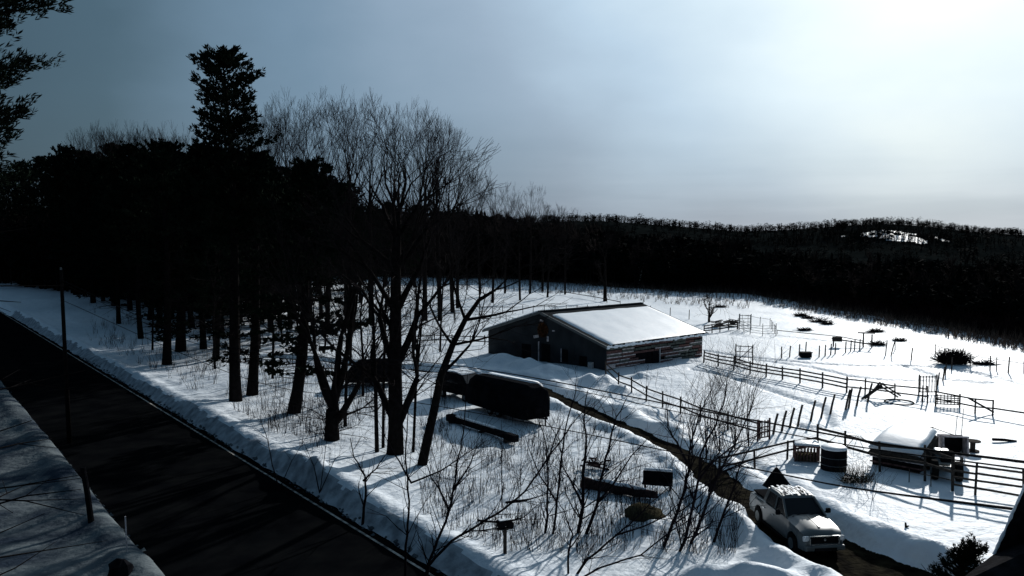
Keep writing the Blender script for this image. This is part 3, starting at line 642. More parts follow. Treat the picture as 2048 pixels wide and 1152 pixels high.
def field_trees():
    def simple(px, py, ty, w, label, seed, bark='bark', name='bare_tree', lx=0, limbs=6, sp=26, low=.35, spd=46, cat='bare tree'):
        p = P3(px, py); H = 12.5 + (480 - ty) / F * p.y - p.z; k = lx / F * p.y; r = random.Random(seed)
        tk = [(k * u, 0, H * u * .8 - (.2 if u == 0 else 0), w * (1 - .7 * u)) for u in (0, .2, .4, .6, .8, 1)]
        return bare_tree(p, 0, label, seed, tk, [(r.randint(2 if low > .3 else 1, 5), r.uniform(0, 360), r.uniform(spd, 78), H * .22) for _ in range(limbs)], spread=sp, maxd=4, rmin=.02, bark=bark, name=name, stubs=3, cat=cat)
    simple(1210, 602, 500, .42, 'dark trunk standing alone at the back of the field behind the barn', 61)
    simple(1085, 582, 480, .32, 'dark trunk at the field edge left of the lone trunk', 62)
    simple(934, 580, 500, .2, 'small thin tree far back in the field left of the barn', 69)
    simple(1418, 645, 596, .20, 'small round-headed bare tree behind the barn roof corner', 63, limbs=12, low=.2, spd=35, sp=30)
    for i, (px, py, ty, lx, t) in enumerate(((1276, 577, 508, 12, 'pale birch trunk leaning right against the dark wood'), (1298, 576, 512, 7, 'middle pale birch between two others before the dark wood'), (1318, 572, 512, 4, 'faint slim birch, rightmost before the dark wood'), (1157, 562, 500, 2, 'pale birch stem standing alone left of the birch trio'))):
        simple(px, py, ty, (.26, .18, .15, .2)[i], t, 70 + i, bark='birch', name='birch_tree', lx=lx, limbs=2, cat='birch tree')
    # the dense dark bush
    p = P3(1905, 728); o = thing('bush', p, 0, 'dense dark rounded bush at the back of the paddocks', 'bush'); b = MB(); r = random.Random(4)
    for i in range(650):
        a = r.uniform(0, 6.28); e = r.uniform(.15, 1.45); L = r.uniform(.8, 1.5); q = Vector((r.uniform(-1.1, 1.1), r.uniform(-.6, .6), .1))
        d = Vector((math.cos(a) * math.cos(e) * 1.25, math.sin(a) * math.cos(e), math.sin(e) * 1.15)); b.tube([q, q + d * L * .6, q + d * L + Vector((r.uniform(-.3, .3), 0, r.uniform(-.2, .1)))], [.04, .03, .012], 3, False)
    b.build('branches', 'twig', o)
    for i, (px, py, s, t) in enumerate(((1600, 633, 1.0, 'leftmost low dark clump of weeds in the far field'), (1615, 637, .8, 'low dark clump second from left in the far field'), (1638, 645, 1.2, 'widest low dark clump in the far field'), (1655, 650, .8, 'low dark clump just right of the widest one'),
                                        (1607, 662, .7, 'small dark tuft standing by the far fence line'), (1752, 664, .9, 'dark tuft beyond the row of short posts'), (1755, 692, .9, 'dark tuft right of the far rail shelter'), (1800, 683, .6, 'smallest dark tuft near the slanting posts'), (1440, 614, .9, 'dark tuft behind the small round-headed tree'), (1970, 730, .8, 'dark tuft right of the dense bush'))):
        p = P3(px, py); b = MB(); r = random.Random(i)
        for j in range(120):
            a = r.uniform(0, 6.28); e = r.uniform(.0, 1.2); L = s * r.uniform(.5, 1.1); d = Vector((math.cos(a) * math.cos(e) * 1.5, math.sin(a) * math.cos(e), math.sin(e) * .8)); q = Vector((r.uniform(-.6, .6) * s, r.uniform(-.3, .3), 0))
            b.tube([q, q + d * L], [.05, .02], 3, False)
        o = b.build('weed_clump', 'twig'); o.location = p; tag(o, t, 'weeds', 'dark weed clumps in the far field')
field_trees()

# saplings: main stems traced, twigs grown
def sapling(stems, Y, label, seed, w=.05, group=None, dens=1.0, tw=1.3, bark='sap', maxd=3, name='sapling'):
    b0 = AT(*stems[0][0], Y); base = Vector((b0.x, Y, Z(b0.x, Y)))
    o = thing(name, base, 0, label, 'sapling', group); r = random.Random(seed); b = MB(); t = MB()
    for si, st in enumerate(stems):
        pts = [AT(a, c, Y) for a, c in st]; oy = r.uniform(-.8, .8) if len(stems) > 1 else 0
        if si == 0 and pts[0].z > base.z: pts[0].z = base.z
        pts = [Vector((q.x, q.y + oy * i * .4, q.z)) - base for i, q in enumerate(pts)]
        if si == 0: pts[0].z = min(pts[0].z, -.1)
        n = len(pts); ww = w * (1 if si == 0 else .7); rr = [ww * (1 - .8 * i / (n - 1)) for i in range(n)]
        # smooth subdivision with slight wobble
        P = []; Q = []
        for i in range(n - 1):
            for k in range(3):
                u = k / 3; P.append(pts[i].lerp(pts[i + 1], u) + Vector((r.uniform(-1, 1), r.uniform(-1, 1), 0)) * ww * .5); Q.append(rr[i] * (1 - u) + rr[i + 1] * u)
        P.append(pts[-1]); Q.append(rr[-1]); b.tube(P, Q, 6, False)
        for i in range(int(len(P) * 1.1 * dens)):
            j = r.randint(2, len(P) - 1); d = (P[j] - P[j - 1]).normalized(); s = R(r.uniform(25, 55)); od = Matrix.Rotation(r.uniform(0, 6.28), 3, d) @ d.orthogonal().normalized()
            grow(b, t, r, P[j], (d * math.cos(s) + od * math.sin(s)).normalized(), tw * r.uniform(.5, 1.1), max(.006, Q[j] * .5), 3, 26, .03, (1, 2), .006, 3 + (maxd - 2), .5)
    b.build('stem', bark, o, smooth=True); t.build('twigs', bark, o); return o
def saplings():
    sapling([[(812, 1165), (812, 1110), (820, 1040), (822, 968), (818, 900), (824, 830), (828, 770)], [(822, 966), (800, 922), (779, 884), (760, 840)], [(822, 966), (883, 939), (930, 905), (960, 880)]], 29, 'slim roadside sapling forking into a Y, leftmost at the bottom edge', 1, .055)
    sapling([[(850, 1165), (857, 1129), (880, 1075), (900, 1020), (905, 983), (912, 935), (920, 891), (923, 837), (928, 770)], [(900, 1022), (880, 985), (862, 960), (850, 930)], [(905, 983), (940, 930), (955, 890)]], 29.2, 'roadside sapling with a straight tall stem beside the Y-forked one', 2, .06)
    sapling([[(846, 1165), (856, 1129), (905, 1075), (956, 1041), (1011, 1005), (1048, 968), (1095, 899), (1121, 862), (1139, 829), (1170, 790)], [(1011, 1005), (1060, 1000), (1100, 990)], [(956, 1041), (1000, 1045), (1045, 1035), (1080, 1005)]], 28.6, 'sapling whose long stem sweeps far to the right over the snowbank', 3, .06, tw=1.1)
    sapling([[(1090, 1080), (1094, 1030), (1095, 983), (1093, 910), (1088, 866), (1075, 830)], [(1093, 930), (1110, 880), (1130, 840)]], 33.2, 'upright sapling above the mailbox, left of a close pair', 4, .06)
    sapling([[(1103, 1084), (1114, 1005), (1125, 910), (1132, 855), (1150, 800), (1155, 760)], [(1114, 1005), (1080, 950), (1060, 900), (1048, 860)]], 33.0, 'sapling just right of the upright one above the mailbox', 5, .055)
    sapling([[(1154, 1084), (1165, 1020), (1168, 946), (1176, 891), (1170, 840), (1180, 790)], [(1165, 1010), (1140, 960), (1120, 930)]], 33.0, 'thickest sapling right of the mailbox, nearly upright', 6, .085)
    sapling([[(1168, 1087), (1194, 1005), (1205, 935), (1220, 873), (1231, 829), (1250, 790)], [(1194, 1005), (1230, 960), (1262, 905), (1290, 870)]], 32.9, 'sapling leaning right beside the thickest sapling', 7, .075)
    sapling([[(1135, 1165), (1137, 1100), (1143, 1060), (1125, 1010), (1110, 985)], [(1137, 1100), (1160, 1070), (1175, 1040)]], 28.8, 'short thin sapling at the bottom edge right of the mailbox', 8, .045)
    sapling([[(1140, 1165), (1176, 1118), (1231, 1071), (1256, 1049), (1300, 1005), (1340, 970)], [(1231, 1071), (1290, 1058), (1340, 1040), (1390, 1000)]], 28.8, 'sapling slanting low to the right in front of the fallen log', 9, .055, tw=1.0)
    sapling([[(1130, 1175), (1200, 1135), (1280, 1110), (1345, 1060), (1390, 1035), (1430, 985)]], 28.4, 'lowest sapling stem, arching almost flat across the snow pile', 10, .04, tw=.9)
    sapling([[(1318, 1117), (1344, 1049), (1370, 976), (1377, 928), (1381, 884), (1395, 830), (1420, 780)], [(1377, 928), (1350, 880), (1330, 850), (1325, 800)]], 31.7, 'tall sapling leaning right, leftmost of the clump beside the truck', 11, .075, tw=1.5, dens=1.3)
    sapling([[(1348, 1131), (1370, 1078), (1395, 965), (1399, 910), (1430, 850), (1450, 790), (1455, 750)], [(1395, 965), (1420, 930), (1470, 890), (1520, 870)]], 31.0, 'tall dark sapling second from left in the clump beside the truck', 12, .07, tw=1.5, dens=1.3)
    sapling([[(1366, 1113), (1395, 1056), (1417, 983), (1432, 939), (1460, 880), (1490, 810), (1500, 760)], [(1417, 983), (1440, 950), (1500, 930), (1560, 905)]], 31.8, 'sapling nearest the truck reaching up to the paddock fence', 13, .07, tw=1.5, dens=1.3)
    sapling([[(1421, 1106), (1443, 1038), (1465, 985), (1480, 930), (1520, 860)]], 32.0, 'short leaning sapling touching the truck side', 14, .065, tw=1.2)
    sapling([[(726, 1052), (728, 1000), (726, 960), (700, 925), (690, 890)], [(726, 962), (750, 940), (775, 905)]], 35.3, 'stubby forked sapling in the snowbank shade', 15, .07, tw=.9)
    sapling([[(1004, 1032), (1004, 960), (1003, 890), (1003, 840)]], 36.5, 'single thin upright wand left of the trailer end', 16, .03, tw=.7, dens=.6)
    sapling([[(560, 975), (545, 930), (535, 880), (520, 840), (512, 810)], [(560, 975), (585, 920), (610, 880)]], 40.5, 'twiggy sapling on the snowbank left of the forked stub', 17, .035, tw=1.2)
    sapling([[(640, 985), (630, 930), (612, 880)], [(640, 985), (668, 920), (690, 905)], [(640, 985), (650, 900), (655, 850)]], 39.5, 'multi-stemmed sapling on the bank beside the twiggy one', 18, .035, tw=1.2)
    names = ['whippy sapling tuft behind the track, left end', 'second whippy sapling tuft behind the track', 'middle whippy sapling tuft in front of the near paddock', 'fourth whippy sapling tuft in front of the near paddock', 'right-end whippy sapling tuft by the pink gate']
    for i, (x, y) in enumerate([(1385, 918), (1412, 925), (1440, 915), (1470, 905), (1498, 898)]):
        D = G(x, y).y; r = random.Random(40 + i)
        st = [[(x, y), (x + r.uniform(-10, 10), y - 60), (x + r.uniform(-15, 25), y - 120), (x + r.uniform(-15, 45), y - 165)] for _ in range(5)]
        sapling(st, D, names[i], 50 + i, .035, tw=1.6, dens=.9)
    for i, (x, y, h, t) in enumerate([(1742, 1010, 60, 'tiny sapling alone on the smooth snow right of the truck'), (1705, 985, 40, 'smaller twig of a sapling left of the tiny lone one'), (1290, 790, 60, 'thin sapling at the near paddock fence by the barn'), (1260, 1000, 90, 'leafless shoot rising behind the fallen log'), (1040, 980, 120, 'leafless shoot below the horse trailer'), (960, 1000, 110, 'leafless shoot below the snow-capped beam'), (880, 960, 130, 'leafless shoot right of the leaning tree'), (1330, 960, 110, 'leafless shoot behind the black plank bench'), (1075, 920, 110, 'leafless shoot touching the trailer end')]):
        D = G(x, y).y; sapling([[(x, y + 5), (x + 2, y - h * .5), (x + 4, y - h)], [(x, y), (x - h * .15, y - h * .5), (x - h * .3, y - h * .8)], [(x, y), (x + h * .2, y - h * .5), (x + h * .25, y - h * .9)]], D, t, 80 + i, .022, tw=.9, dens=.8)
    # leaf-green young conifer at the bottom right
    D = 27.0; p = AT(1928, 1240, D); o = thing('young_conifer', (p.x, D, Z(p.x, D)), 0, 'small snow-dusted conifer at the bottom edge near the dark roof', 'conifer')
    t, c = pine_parts(seed=91, H=1.9, base=.2, Rr=.5, tr=.03, nb=60, tuft=.13, shape='cone', dens=3.0, wd=.09); t.build('trunk', 'bark', o); c.build('crown', 'needle', o)
saplings()

# ------------------------------------------------------------ barn
def barn():
    A = G(1003, 706); B = G(1212, 749); Cc = G(1404, 717)
    u = (Cc - B); L = u.length; rz = math.atan2(u.y, u.x); L = 15.2; W = 17.0; h = 2.65; hr = 5.15
    o = thing('barn', (B.x, B.y, .0), rz, 'low wide barn with a grey gable wall and a snow-covered roof', 'barn')
    # local: x along the side wall, y along the gable (away)
    b = MB(); b.poly([(0, 0, -.3), (0, W, -.3), (0, W, h), (0, W / 2, hr), (0, 0, h), (.15, 0, -.3), (.15, W, -.3), (.15, W, h), (.15, W / 2, hr), (.15, 0, h)],
                     [(0, 1, 2, 3, 4), (9, 8, 7, 6, 5), (0, 5, 6, 1), (1, 6, 7, 2), (2, 7, 8, 3), (3, 8, 9, 4), (4, 9, 5, 0)])
    gw = b.build('gable_wall', 'metalwall', o)
    b = MB(); b.poly([(L, 0, -.3), (L, W, -.3), (L, W, h), (L, W / 2, hr), (L, 0, h), (L - .15, 0, -.3), (L - .15, W, -.3), (L - .15, W, h), (L - .15, W / 2, hr), (L - .15, 0, h)],
                     [(4, 3, 2, 1, 0), (5, 6, 7, 8, 9), (1, 6, 5, 0), (2, 7, 6, 1), (3, 8, 7, 2), (4, 9, 8, 3), (0, 5, 9, 4)]); b.build('gable_wall', 'metalwall', o)
    MB().box((L / 2, W - .08, h / 2 - .15), (L - .32, .15, h + .26)).build('wall', 'metalwall', o)
    sw = MB().box((L / 2, .14, h / 2 - .15), (L - .32, .1, h + .26)).build('side_wall', 'black', o)
    r = random.Random(2)
    rb = MB(); pb = MB(); gb = MB()
    for k in range(8):
        z = .05 + k * .325; x = 0.02
        while x < L - .05:
            ln = r.uniform(1.2, 3.2); x2 = min(L - .02, x + ln)
            if not (x < 7.6 < x2 + .8 and k < 5):
                right = x > 8.1; q = r.random()
                tgt = (gb if q < .6 else (rb if q < .9 else pb)) if right else (rb if q < .6 else (pb if q < .72 else gb))
                tgt.box(((x + x2) / 2, .03 - r.uniform(0, .05), z + r.uniform(-.02, .02)), (x2 - x - .05, .07, .24 + r.uniform(-.05, .04)), rx=R(r.uniform(-8, 8)))
                if r.random() < (.35 if right else .85): pb.box(((x + x2) / 2, -.045, z + .15), (x2 - x - .1, .09, .085), ry=R(r.uniform(-.8, .8)))
            x = x2 + .03
    MB().add(rb, 0).add(pb, 1).add(gb, 2).build('boarding', ['woodred', 'woodpale', 'woodgreen'], sw)
    MB().box((7.95, -.06, .9), (.10, .10, 1.7)).build('door_post', 'white', sw)
    MB().box((7.35, .02, .85), (1.0, .05, 1.7)).build('door', 'black', sw)
    # roof
    ov = .45; sl = (hr - h) / (W / 2); th = .16
    for sgn, y0 in ((1, 0), (-1, W)):
        e0 = y0 - sgn * ov; ze = h - sl * ov
        b = MB(); b.poly([(-ov, e0, ze + .05), (L + ov, e0, ze + .05), (L + ov, W / 2, hr + .05), (-ov, W / 2, hr + .05), (-ov, e0, ze + .05 + th), (L + ov, e0, ze + .05 + th), (L + ov, W / 2, hr + .05 + th), (-ov, W / 2, hr + .05 + th)],
                         [(3, 2, 1, 0), (4, 5, 6, 7), (0, 1, 5, 4), (1, 2, 6, 5), (2, 3, 7, 6), (3, 0, 4, 7)])
        rf = b.build('roof', 'roofdark', o)
        if sgn == 1:
            # wind-packed snow with an uneven rim, set in from ridge and rake
            nx, ny = 60, 30; X = np.zeros((ny, nx)); Y = np.zeros((ny, nx)); Q = np.zeros((ny, nx))
            for j in range(ny):
                for i in range(nx):
                    uu = i / (nx - 1); vv = j / (ny - 1)
                    x = -ov + .6 + (L + 2 * ov - .75) * uu + .12 * float(vn(j * .5, 3, 1.5)) * (uu < .1); y = e0 + .04 + (W / 2 - e0 - .95) * vv + .25 * float(vn(i * .4, 9, 2)) * (vv > .9)
                    rim = min(1, min(uu, 1 - uu) * 30, min(vv + .03, 1 - vv) * 18)
                    X[j, i] = x; Y[j, i] = y; Q[j, i] = ze + .05 + th + (y - e0) * sl + .14 * max(0, rim) ** .5 + .03 * float(vn(x, y, 1.5)) - .02
            sn = grid_mesh('roof_snow', X, Y, Q, ['snow_cap']); sn.parent = rf
            b = MB(); 
            for i in range(44):
                x = -ov + .2 + i * (L + 2 * ov - .4) / 43; b.box((x, e0 - .01, ze + .10 + r.uniform(-.05, .02)), (.40 * r.uniform(.6, 1.1), .12, .17 * r.uniform(.6, 1.8)), ry=R(r.uniform(-6, 6)))
            b.build('eave_snow', 'snow_cap', rf)
        else:
            b = MB(); z1 = .02; b.poly([(-ov + .1, e0, ze + th + .06), (L + ov - .1, e0, ze + th + .06), (L + ov - .1, W / 2 + .3, hr + th + .06 - .3 * sl), (-ov + .1, W / 2 + .3, hr + th + .06 - .3 * sl), (-ov + .1, e0, ze + th + .2), (L + ov - .1, e0, ze + th + .2), (L + ov - .1, W / 2 + .3, hr + th + .2 - .3 * sl), (-ov + .1, W / 2 + .3, hr + th + .2 - .3 * sl)],
                                       [(0, 1, 2, 3), (7, 6, 5, 4), (4, 5, 1, 0), (5, 6, 2, 1), (6, 7, 3, 2), (7, 4, 0, 3)]); b.build('roof_snow', 'snow_cap', rf)
    MB().beam((-ov, W / 2, hr + .23), (L + ov, W / 2, hr + .23), .5, .1).build('ridge_cap', 'roofdark', o)
    # rake boards
    for s_, y0 in ((1, 0), (-1, W)):
        MB().beam((-ov - .03, y0 - s_ * ov, h - sl * ov + .1), (-ov - .03, W / 2, hr + .1), .06, .26).build('rake_board', 'steel', o)
    # gable features
    for y, w, hh, z in ((10.9, 1.3, 1.9, .85), (8.0, 1.2, 2.3, .95), (5.3, .7, 1.2, 1.2), (2.9, .9, 1.0, .9)):
        MB().box((-.03, y, z), (.08, w, hh)).build('door' if hh > 1.5 else 'window', 'black', gw)
    MB().box((-.07, 9.0, 1.1), (.08, .10, 2.3)).build('door_trim', 'woodpale', gw)
    MB().box((-.07, 5.8, 1.2), (.06, .08, 1.3)).build('window_trim', 'woodpale', gw)
    b = MB()
    for i in range(850):
        a = r.uniform(0, 6.28); q = r.uniform(.05, .75); y = W / 2 - .1 + math.cos(a) * q; z = 3.5 + math.sin(a) * q; b.tube([(-.02, y, z), (-.12 - r.uniform(0, .12), y + r.uniform(-.2, .2), z + r.uniform(-.2, .2))], [.03, .01], 3, False)
    wr = b.build('wreath', 'brown', gw)
    b = MB(); b.box((-.05, W / 2 + .1, 4.35), (.06, .45, .22), rx=.3); b.box((-.06, W / 2 + .9, 2.72), (.06, .7, .28), rx=-.2); b.box((-.06, W / 2 - .8, 2.62), (.06, .22, .5)); b.box((-.05, W / 2 - 1.6, 3.5), (.04, .35, .12))
    b.build('plaque', 'woodpale', gw)
    # stepped white block by the near corner
    MB().box((-.25, 1.7, .45), (.35, .5, 1.1)).build('feed_bin', 'white', o, bevel=.05)
    return o
barn()

# ------------------------------------------------------------ fences and posts
def fence(pts, name, label, every=2.4, h=1.15, rails=(.45, .95), post=.06, rail=.045, m='wood', lean=0, jit=.05, group=None, skip=(), world=False):
    W = [P3(a, b) if not world else Vector(a_b) for (a, b), a_b in [(p if not world else (0, 0), p) for p in pts]]
    o = thing(name, W[0], 0, label, 'fence', group); r = random.Random(len(label)); P = []
    for i in range(len(W) - 1):
        d = W[i + 1] - W[i]; n = max(1, round(d.length / every))
        for k in range(n + (1 if i == len(W) - 2 else 0)):
            q = W[i] + d * (k / n); P.append(Vector((q.x, q.y, Z(q.x, q.y))))
    tops = []
    for i, q in enumerate(P):
        l = lean + r.uniform(-jit, jit); t = q + Vector((math.sin(l) * h * 1.05, r.uniform(-.04, .04), h * r.uniform(.95, 1.1))); tops.append((q, t))
        MB().tube([q - W[0] - Vector((0, 0, .3)), t - W[0]], [post * 1.1, post], 6).build('post', m, o)
    for i in range(len(P) - 1):
        for k, f in enumerate(rails):
            if (i, k) in skip: continue
            a = tops[i][0].lerp(tops[i][1], f / h + r.uniform(-.02, .02)); c = tops[i + 1][0].lerp(tops[i + 1][1], f / h + r.uniform(-.02, .02)); off = Vector((0, -post, 0))
            MB().beam(a - W[0] + off, c - W[0] + off, rail, rail * 2.2).build('rail', m, o)
    return o
def one_post(px, py, h, lean, label, group, r=.075, snow=False):
    p = P3(px, py); k = rnd.uniform(-.03, .03)
    b = MB(); b.tube([(0, 0, -.3), (math.sin(lean + k) * h * .5, 0, h * .5), (math.sin(lean + k) * h, rnd.uniform(-.05, .05), h)], [r * 1.1, r, r * .95], 7)
    o = b.build('fence_post', 'wood'); o.location = p; return tag(o, label, 'post', group)
def gate(px, py, rz, w, h, label, m='wood', bars=4, vert=0, diag=False):
    p = P3(px, py); o = thing('gate', p, rz, label, 'gate')
    for s in (-1, 1): MB().tube([(s * w / 2, 0, -.3), (s * w / 2, 0, h + .1)], .06, 6).build('post', m, o)
    b = MB()
    for i in range(bars): b.beam((-w / 2, 0, .2 + (h - .3) * i / max(1, bars - 1)), (w / 2, 0, .2 + (h - .3) * i / max(1, bars - 1)), .04, .07)
    for i in range(vert): x = -w / 2 + w * (i + .5) / vert; b.beam((x, .03, .15), (x, .03, h), .05, .05)
    if diag: b.beam((-w / 2, .05, .2), (w / 2, .05, h - .1), .05, .07)
    b.build('bars', m, o); return o
def fences():
    fence([(1212, 768), (1292, 803), (1400, 842), (1455, 858), (1520, 876)], 'rail_fence', 'two-rail fence along the track side of the near paddock', every=2.6, h=1.15)
    fence([(1407, 728), (1500, 750), (1600, 768), (1693, 787)], 'rail_fence', 'double-rail fence running right from the barn corner', every=2.1, h=1.2, rails=(.4, .7, 1.0), post=.07, rail=.055)
    fence([(1693, 787), (1730, 791), (1790, 798), (1845, 806), (1855, 808)], 'rail_fence', 'rail fence section between crossed boards and the slatted panel', every=2.4, h=1.2, rails=(.45, 1.0))
    fence([(1871, 812), (1950, 829), (1985, 834), (2060, 846), (2150, 862)], 'rail_fence', 'rail fence at the right with one fallen diagonal rail', every=3.0, h=1.05, rails=(.5, 1.0), skip=((2, 1), (3, 1)))
    fence([(1440, 945), (1510, 930), (1635, 908)], 'rail_fence', 'short rail fence rising left to right beside the track bend', every=2.6, h=1.0, rails=(.5, .95))
    fence([(1635, 908), (1690, 925), (1760, 945), (1850, 965), (1905, 985)], 'rail_fence', 'rail fence in front of the feeders and the shed', every=2.6, h=1.7, rails=(.85, 1.5), post=.065, rail=.06)
    fence([(1905, 985), (1950, 992), (2048, 1008), (2130, 1022)], 'rail_fence', 'rail fence continuing right towards the dark roof', every=2.5, h=1.6, rails=(.35, .75, 1.1, 1.45), post=.06)
    fence([(1818, 968), (1862, 976), (1905, 985)], 'low_fence', 'thin low fence in the shed shadow', every=1.3, h=.6, rails=(.5,), post=.025, rail=.02)
    # far fences
    fence([(985, 630), (1066, 628), (1240, 626), (1300, 628)], 'wire_fence', 'long far fence of thin posts behind the barn ridge', every=1.9, h=1.3, rails=(1.05,), post=.05, rail=.02)
    fence([(1040, 652), (1000, 640), (930, 634), (850, 634)], 'wire_fence', 'wire fence behind the barn left of its gable', every=3, h=1.1, rails=(.5, 1.0), post=.05, rail=.025)
    fence([(1000, 692), (940, 690), (870, 688), (820, 690)], 'wire_fence', 'dark rail fence running left from the barn', every=2.2, h=1.1, rails=(.4, .9), post=.06, rail=.05)
    fence([(1408, 668), (1440, 664), (1474, 659)], 'rail_fence', 'dark rail fence from the barn eave to the far pens', every=2.2, h=1.1, rails=(.4, .7, 1.0), post=.07, rail=.06)
    fence([(1476, 661), (1500, 669), (1525, 672), (1552, 671)], 'wire_fence', 'curved panel of the far round pen', every=2.2, h=1.5, rails=(.3, .6, .9, 1.2), post=.04, rail=.02, m='steel')
    fence([(1552, 671), (1540, 655), (1500, 648), (1480, 648)], 'wire_fence', 'back panel of the far round pen', every=2.4, h=1.3, rails=(1.1,), post=.04, rail=.02, m='steel')
    fence([(1555, 668), (1680, 682), (1725, 692)], 'wire_fence', 'single low rail across the far snow to the rail shelter', every=9, h=.6, rails=(.5,), post=.03, rail=.04)
    fence([(1790, 702), (1870, 712), (1940, 733), (2048, 748), (2120, 760)], 'wire_fence', 'thin wire fence past the dense bush', every=3.2, h=1.2, rails=(1.0,), post=.05, rail=.02)
    fence([(1120, 592), (1190, 600), (1240, 612)], 'wire_fence', 'thin fallen fence line beside the lone far trunk', every=9, h=.9, rails=(.7,), post=.05, rail=.06)
    ORD = ['first', 'second', 'third', 'fourth', 'fifth', 'sixth', 'seventh', 'eighth', 'ninth', 'tenth', 'eleventh', 'twelfth']
    for i, (x, y) in enumerate([(1545, 868), (1562, 862), (1578, 856)]): one_post(x, y, 1.35, .22, ORD[i] + ' leaning post right of the small red-brown gate', 'posts beside the gate')
    for i, (x, y) in enumerate([(1594, 852), (1620, 843), (1641, 834), (1659, 829), (1690, 821), (1696, 818), (1712, 814), (1734, 807)]): one_post(x, y, 1.45, .22, ORD[i] + ' from the left in the leaning post row crossing the middle paddock', 'leaning posts across the middle paddock')
    for i, (x, y) in enumerate([(1563, 717), (1579, 715), (1598, 711), (1611, 706), (1638, 715), (1650, 714), (1661, 712), (1670, 710), (1691, 707), (1701, 704), (1709, 702), (1719, 701)]): one_post(x, y, 1.2, .04, ORD[i] + ' short post from the left in the far broken row', 'short posts in the far broken row', .065)
    for (x, y, h, l, t) in [(1771, 711, 1.6, .05, 'taller upright post, left of a far pair'), (1781, 712, 2.0, .3, 'strongly slanting post, right of a far pair'), (1822, 721, 1.3, .1, 'lone thin post between the pair and the bush'), (1903, 740, 1.2, .03, 'post right under the dense bush'),
                            (1890, 752, 1.1, .1, 'second post below the dense bush'), (1885, 763, 1.2, .15, 'third post below the dense bush'), (1875, 773, 1.1, .1, 'fourth and nearest post below the dense bush'), (1980, 741, 1.4, 0, 'bare post right of the bush, nearer one'), (2016, 746, 1.5, .05, 'bare post close to the right edge')]: one_post(x, y, h, l, t, None, .06)
    for i, (x, y, h) in enumerate([(1378, 640, 1.5), (1340, 634, 1.5)]): one_post(x, y, h, .05, ('bare post behind the barn roof corner', 'bare post behind the barn roof middle')[i], None, .06)
    gate(1527, 879, .5, 1.0, 1.25, 'small red-brown gate where two paddock fences meet', 'rust', 4, 4)
    gate(1488, 731, -.4, 1.6, 1.9, 'tall lattice gate in the fence near the barn corner', 'wood', 4, 2, True)
    gate(1855, 790, 0, 1.4, 1.5, 'upright slatted panel at the fence gap', 'wood', 2, 6)
    gate(1895, 815, -.25, 1.6, .9, 'low slatted pallet on the right-hand fence', 'wood', 5, 7)
    gate(1490, 661, 0, 1.6, 2.1, 'far pen gate with a square frame', 'steel', 5, 2)
    # far rail shelter
    p = P3(1702, 695); o = thing('rail_shelter', p, -.25, 'small far rail shelter with a slanting top rail', 'shelter')
    for x, hh in ((-1.9, 1.1), (1.3, 1.7), (2.2, 1.5)): MB().tube([(x, 0, -.2), (x, 0, hh)], .08, 6).build('post', 'wood', o)
    MB().beam((.7, 0, 1.65), (2.5, 0, 1.65), .35, .12).build('roof', 'wood', o); MB().beam((-2.1, 0, .9), (2.2, 0, .35), .08, .14).build('rail', 'wood', o); MB().box((-1.5, 0, .85), (1.0, .6, .5)).build('box', 'wood', o)
    # stacked pens near the barn
    for px, py, s, t in ((1432, 655, 1.0, 'dark trough against the far fence'), (1462, 653, 1.2, 'dark heap of boards at the end of the far fence')):
        p = P3(px, py); o = thing('board_stack', p, .2, t, 'boards'); r = random.Random(px)
        for i in range(9): MB().box((r.uniform(-.7, .7) * s, r.uniform(-.3, .3), .12 + i * .1), (r.uniform(.7, 1.6) * s, .4, .09), rz=r.uniform(-.4, .4), ry=r.uniform(-.25, .25)).build('board', 'wood', o)
    p = P3(1611, 716); o = thing('feed_box', p, 0, 'small dark feed box among the short posts', 'feed box')
    b = MB(); b.box((0, 0, .3), (1.1, .7, .5)); b.build('box', 'black', o, bevel=.04); MB().box((0, -.02, .58), (1.2, .8, .07)).build('lid', 'wood', o)
    # crossed boards
    p = P3(1762, 800); o = thing('crossed_boards', p, 0, 'heap of crossed boards tented over the paddock fence', 'boards')
    for a, c in (((-1.6, 0, -.1), (.2, .1, 1.2)), ((-1.3, .2, -.1), (.1, .1, 1.0)), ((-.1, 0, 1.25), (1.5, 0, .25)), ((-.2, .2, 1.1), (1.4, .2, .1)), ((-.9, .1, .2), (-.1, 0, 1.3)), ((-.4, 0, .8), (.9, -.1, .9))): MB().beam(a, c, .14, .1).build('board', 'wood', o)
    p = P3(1962, 829); b = MB(); b.beam((-.9, 0, 1.1), (.9, 0, .1), .07, .12); o = b.build('fallen_rail', 'wood'); o.location = p; tag(o, 'rail fallen diagonally against the right-hand fence', 'rail')
fences()

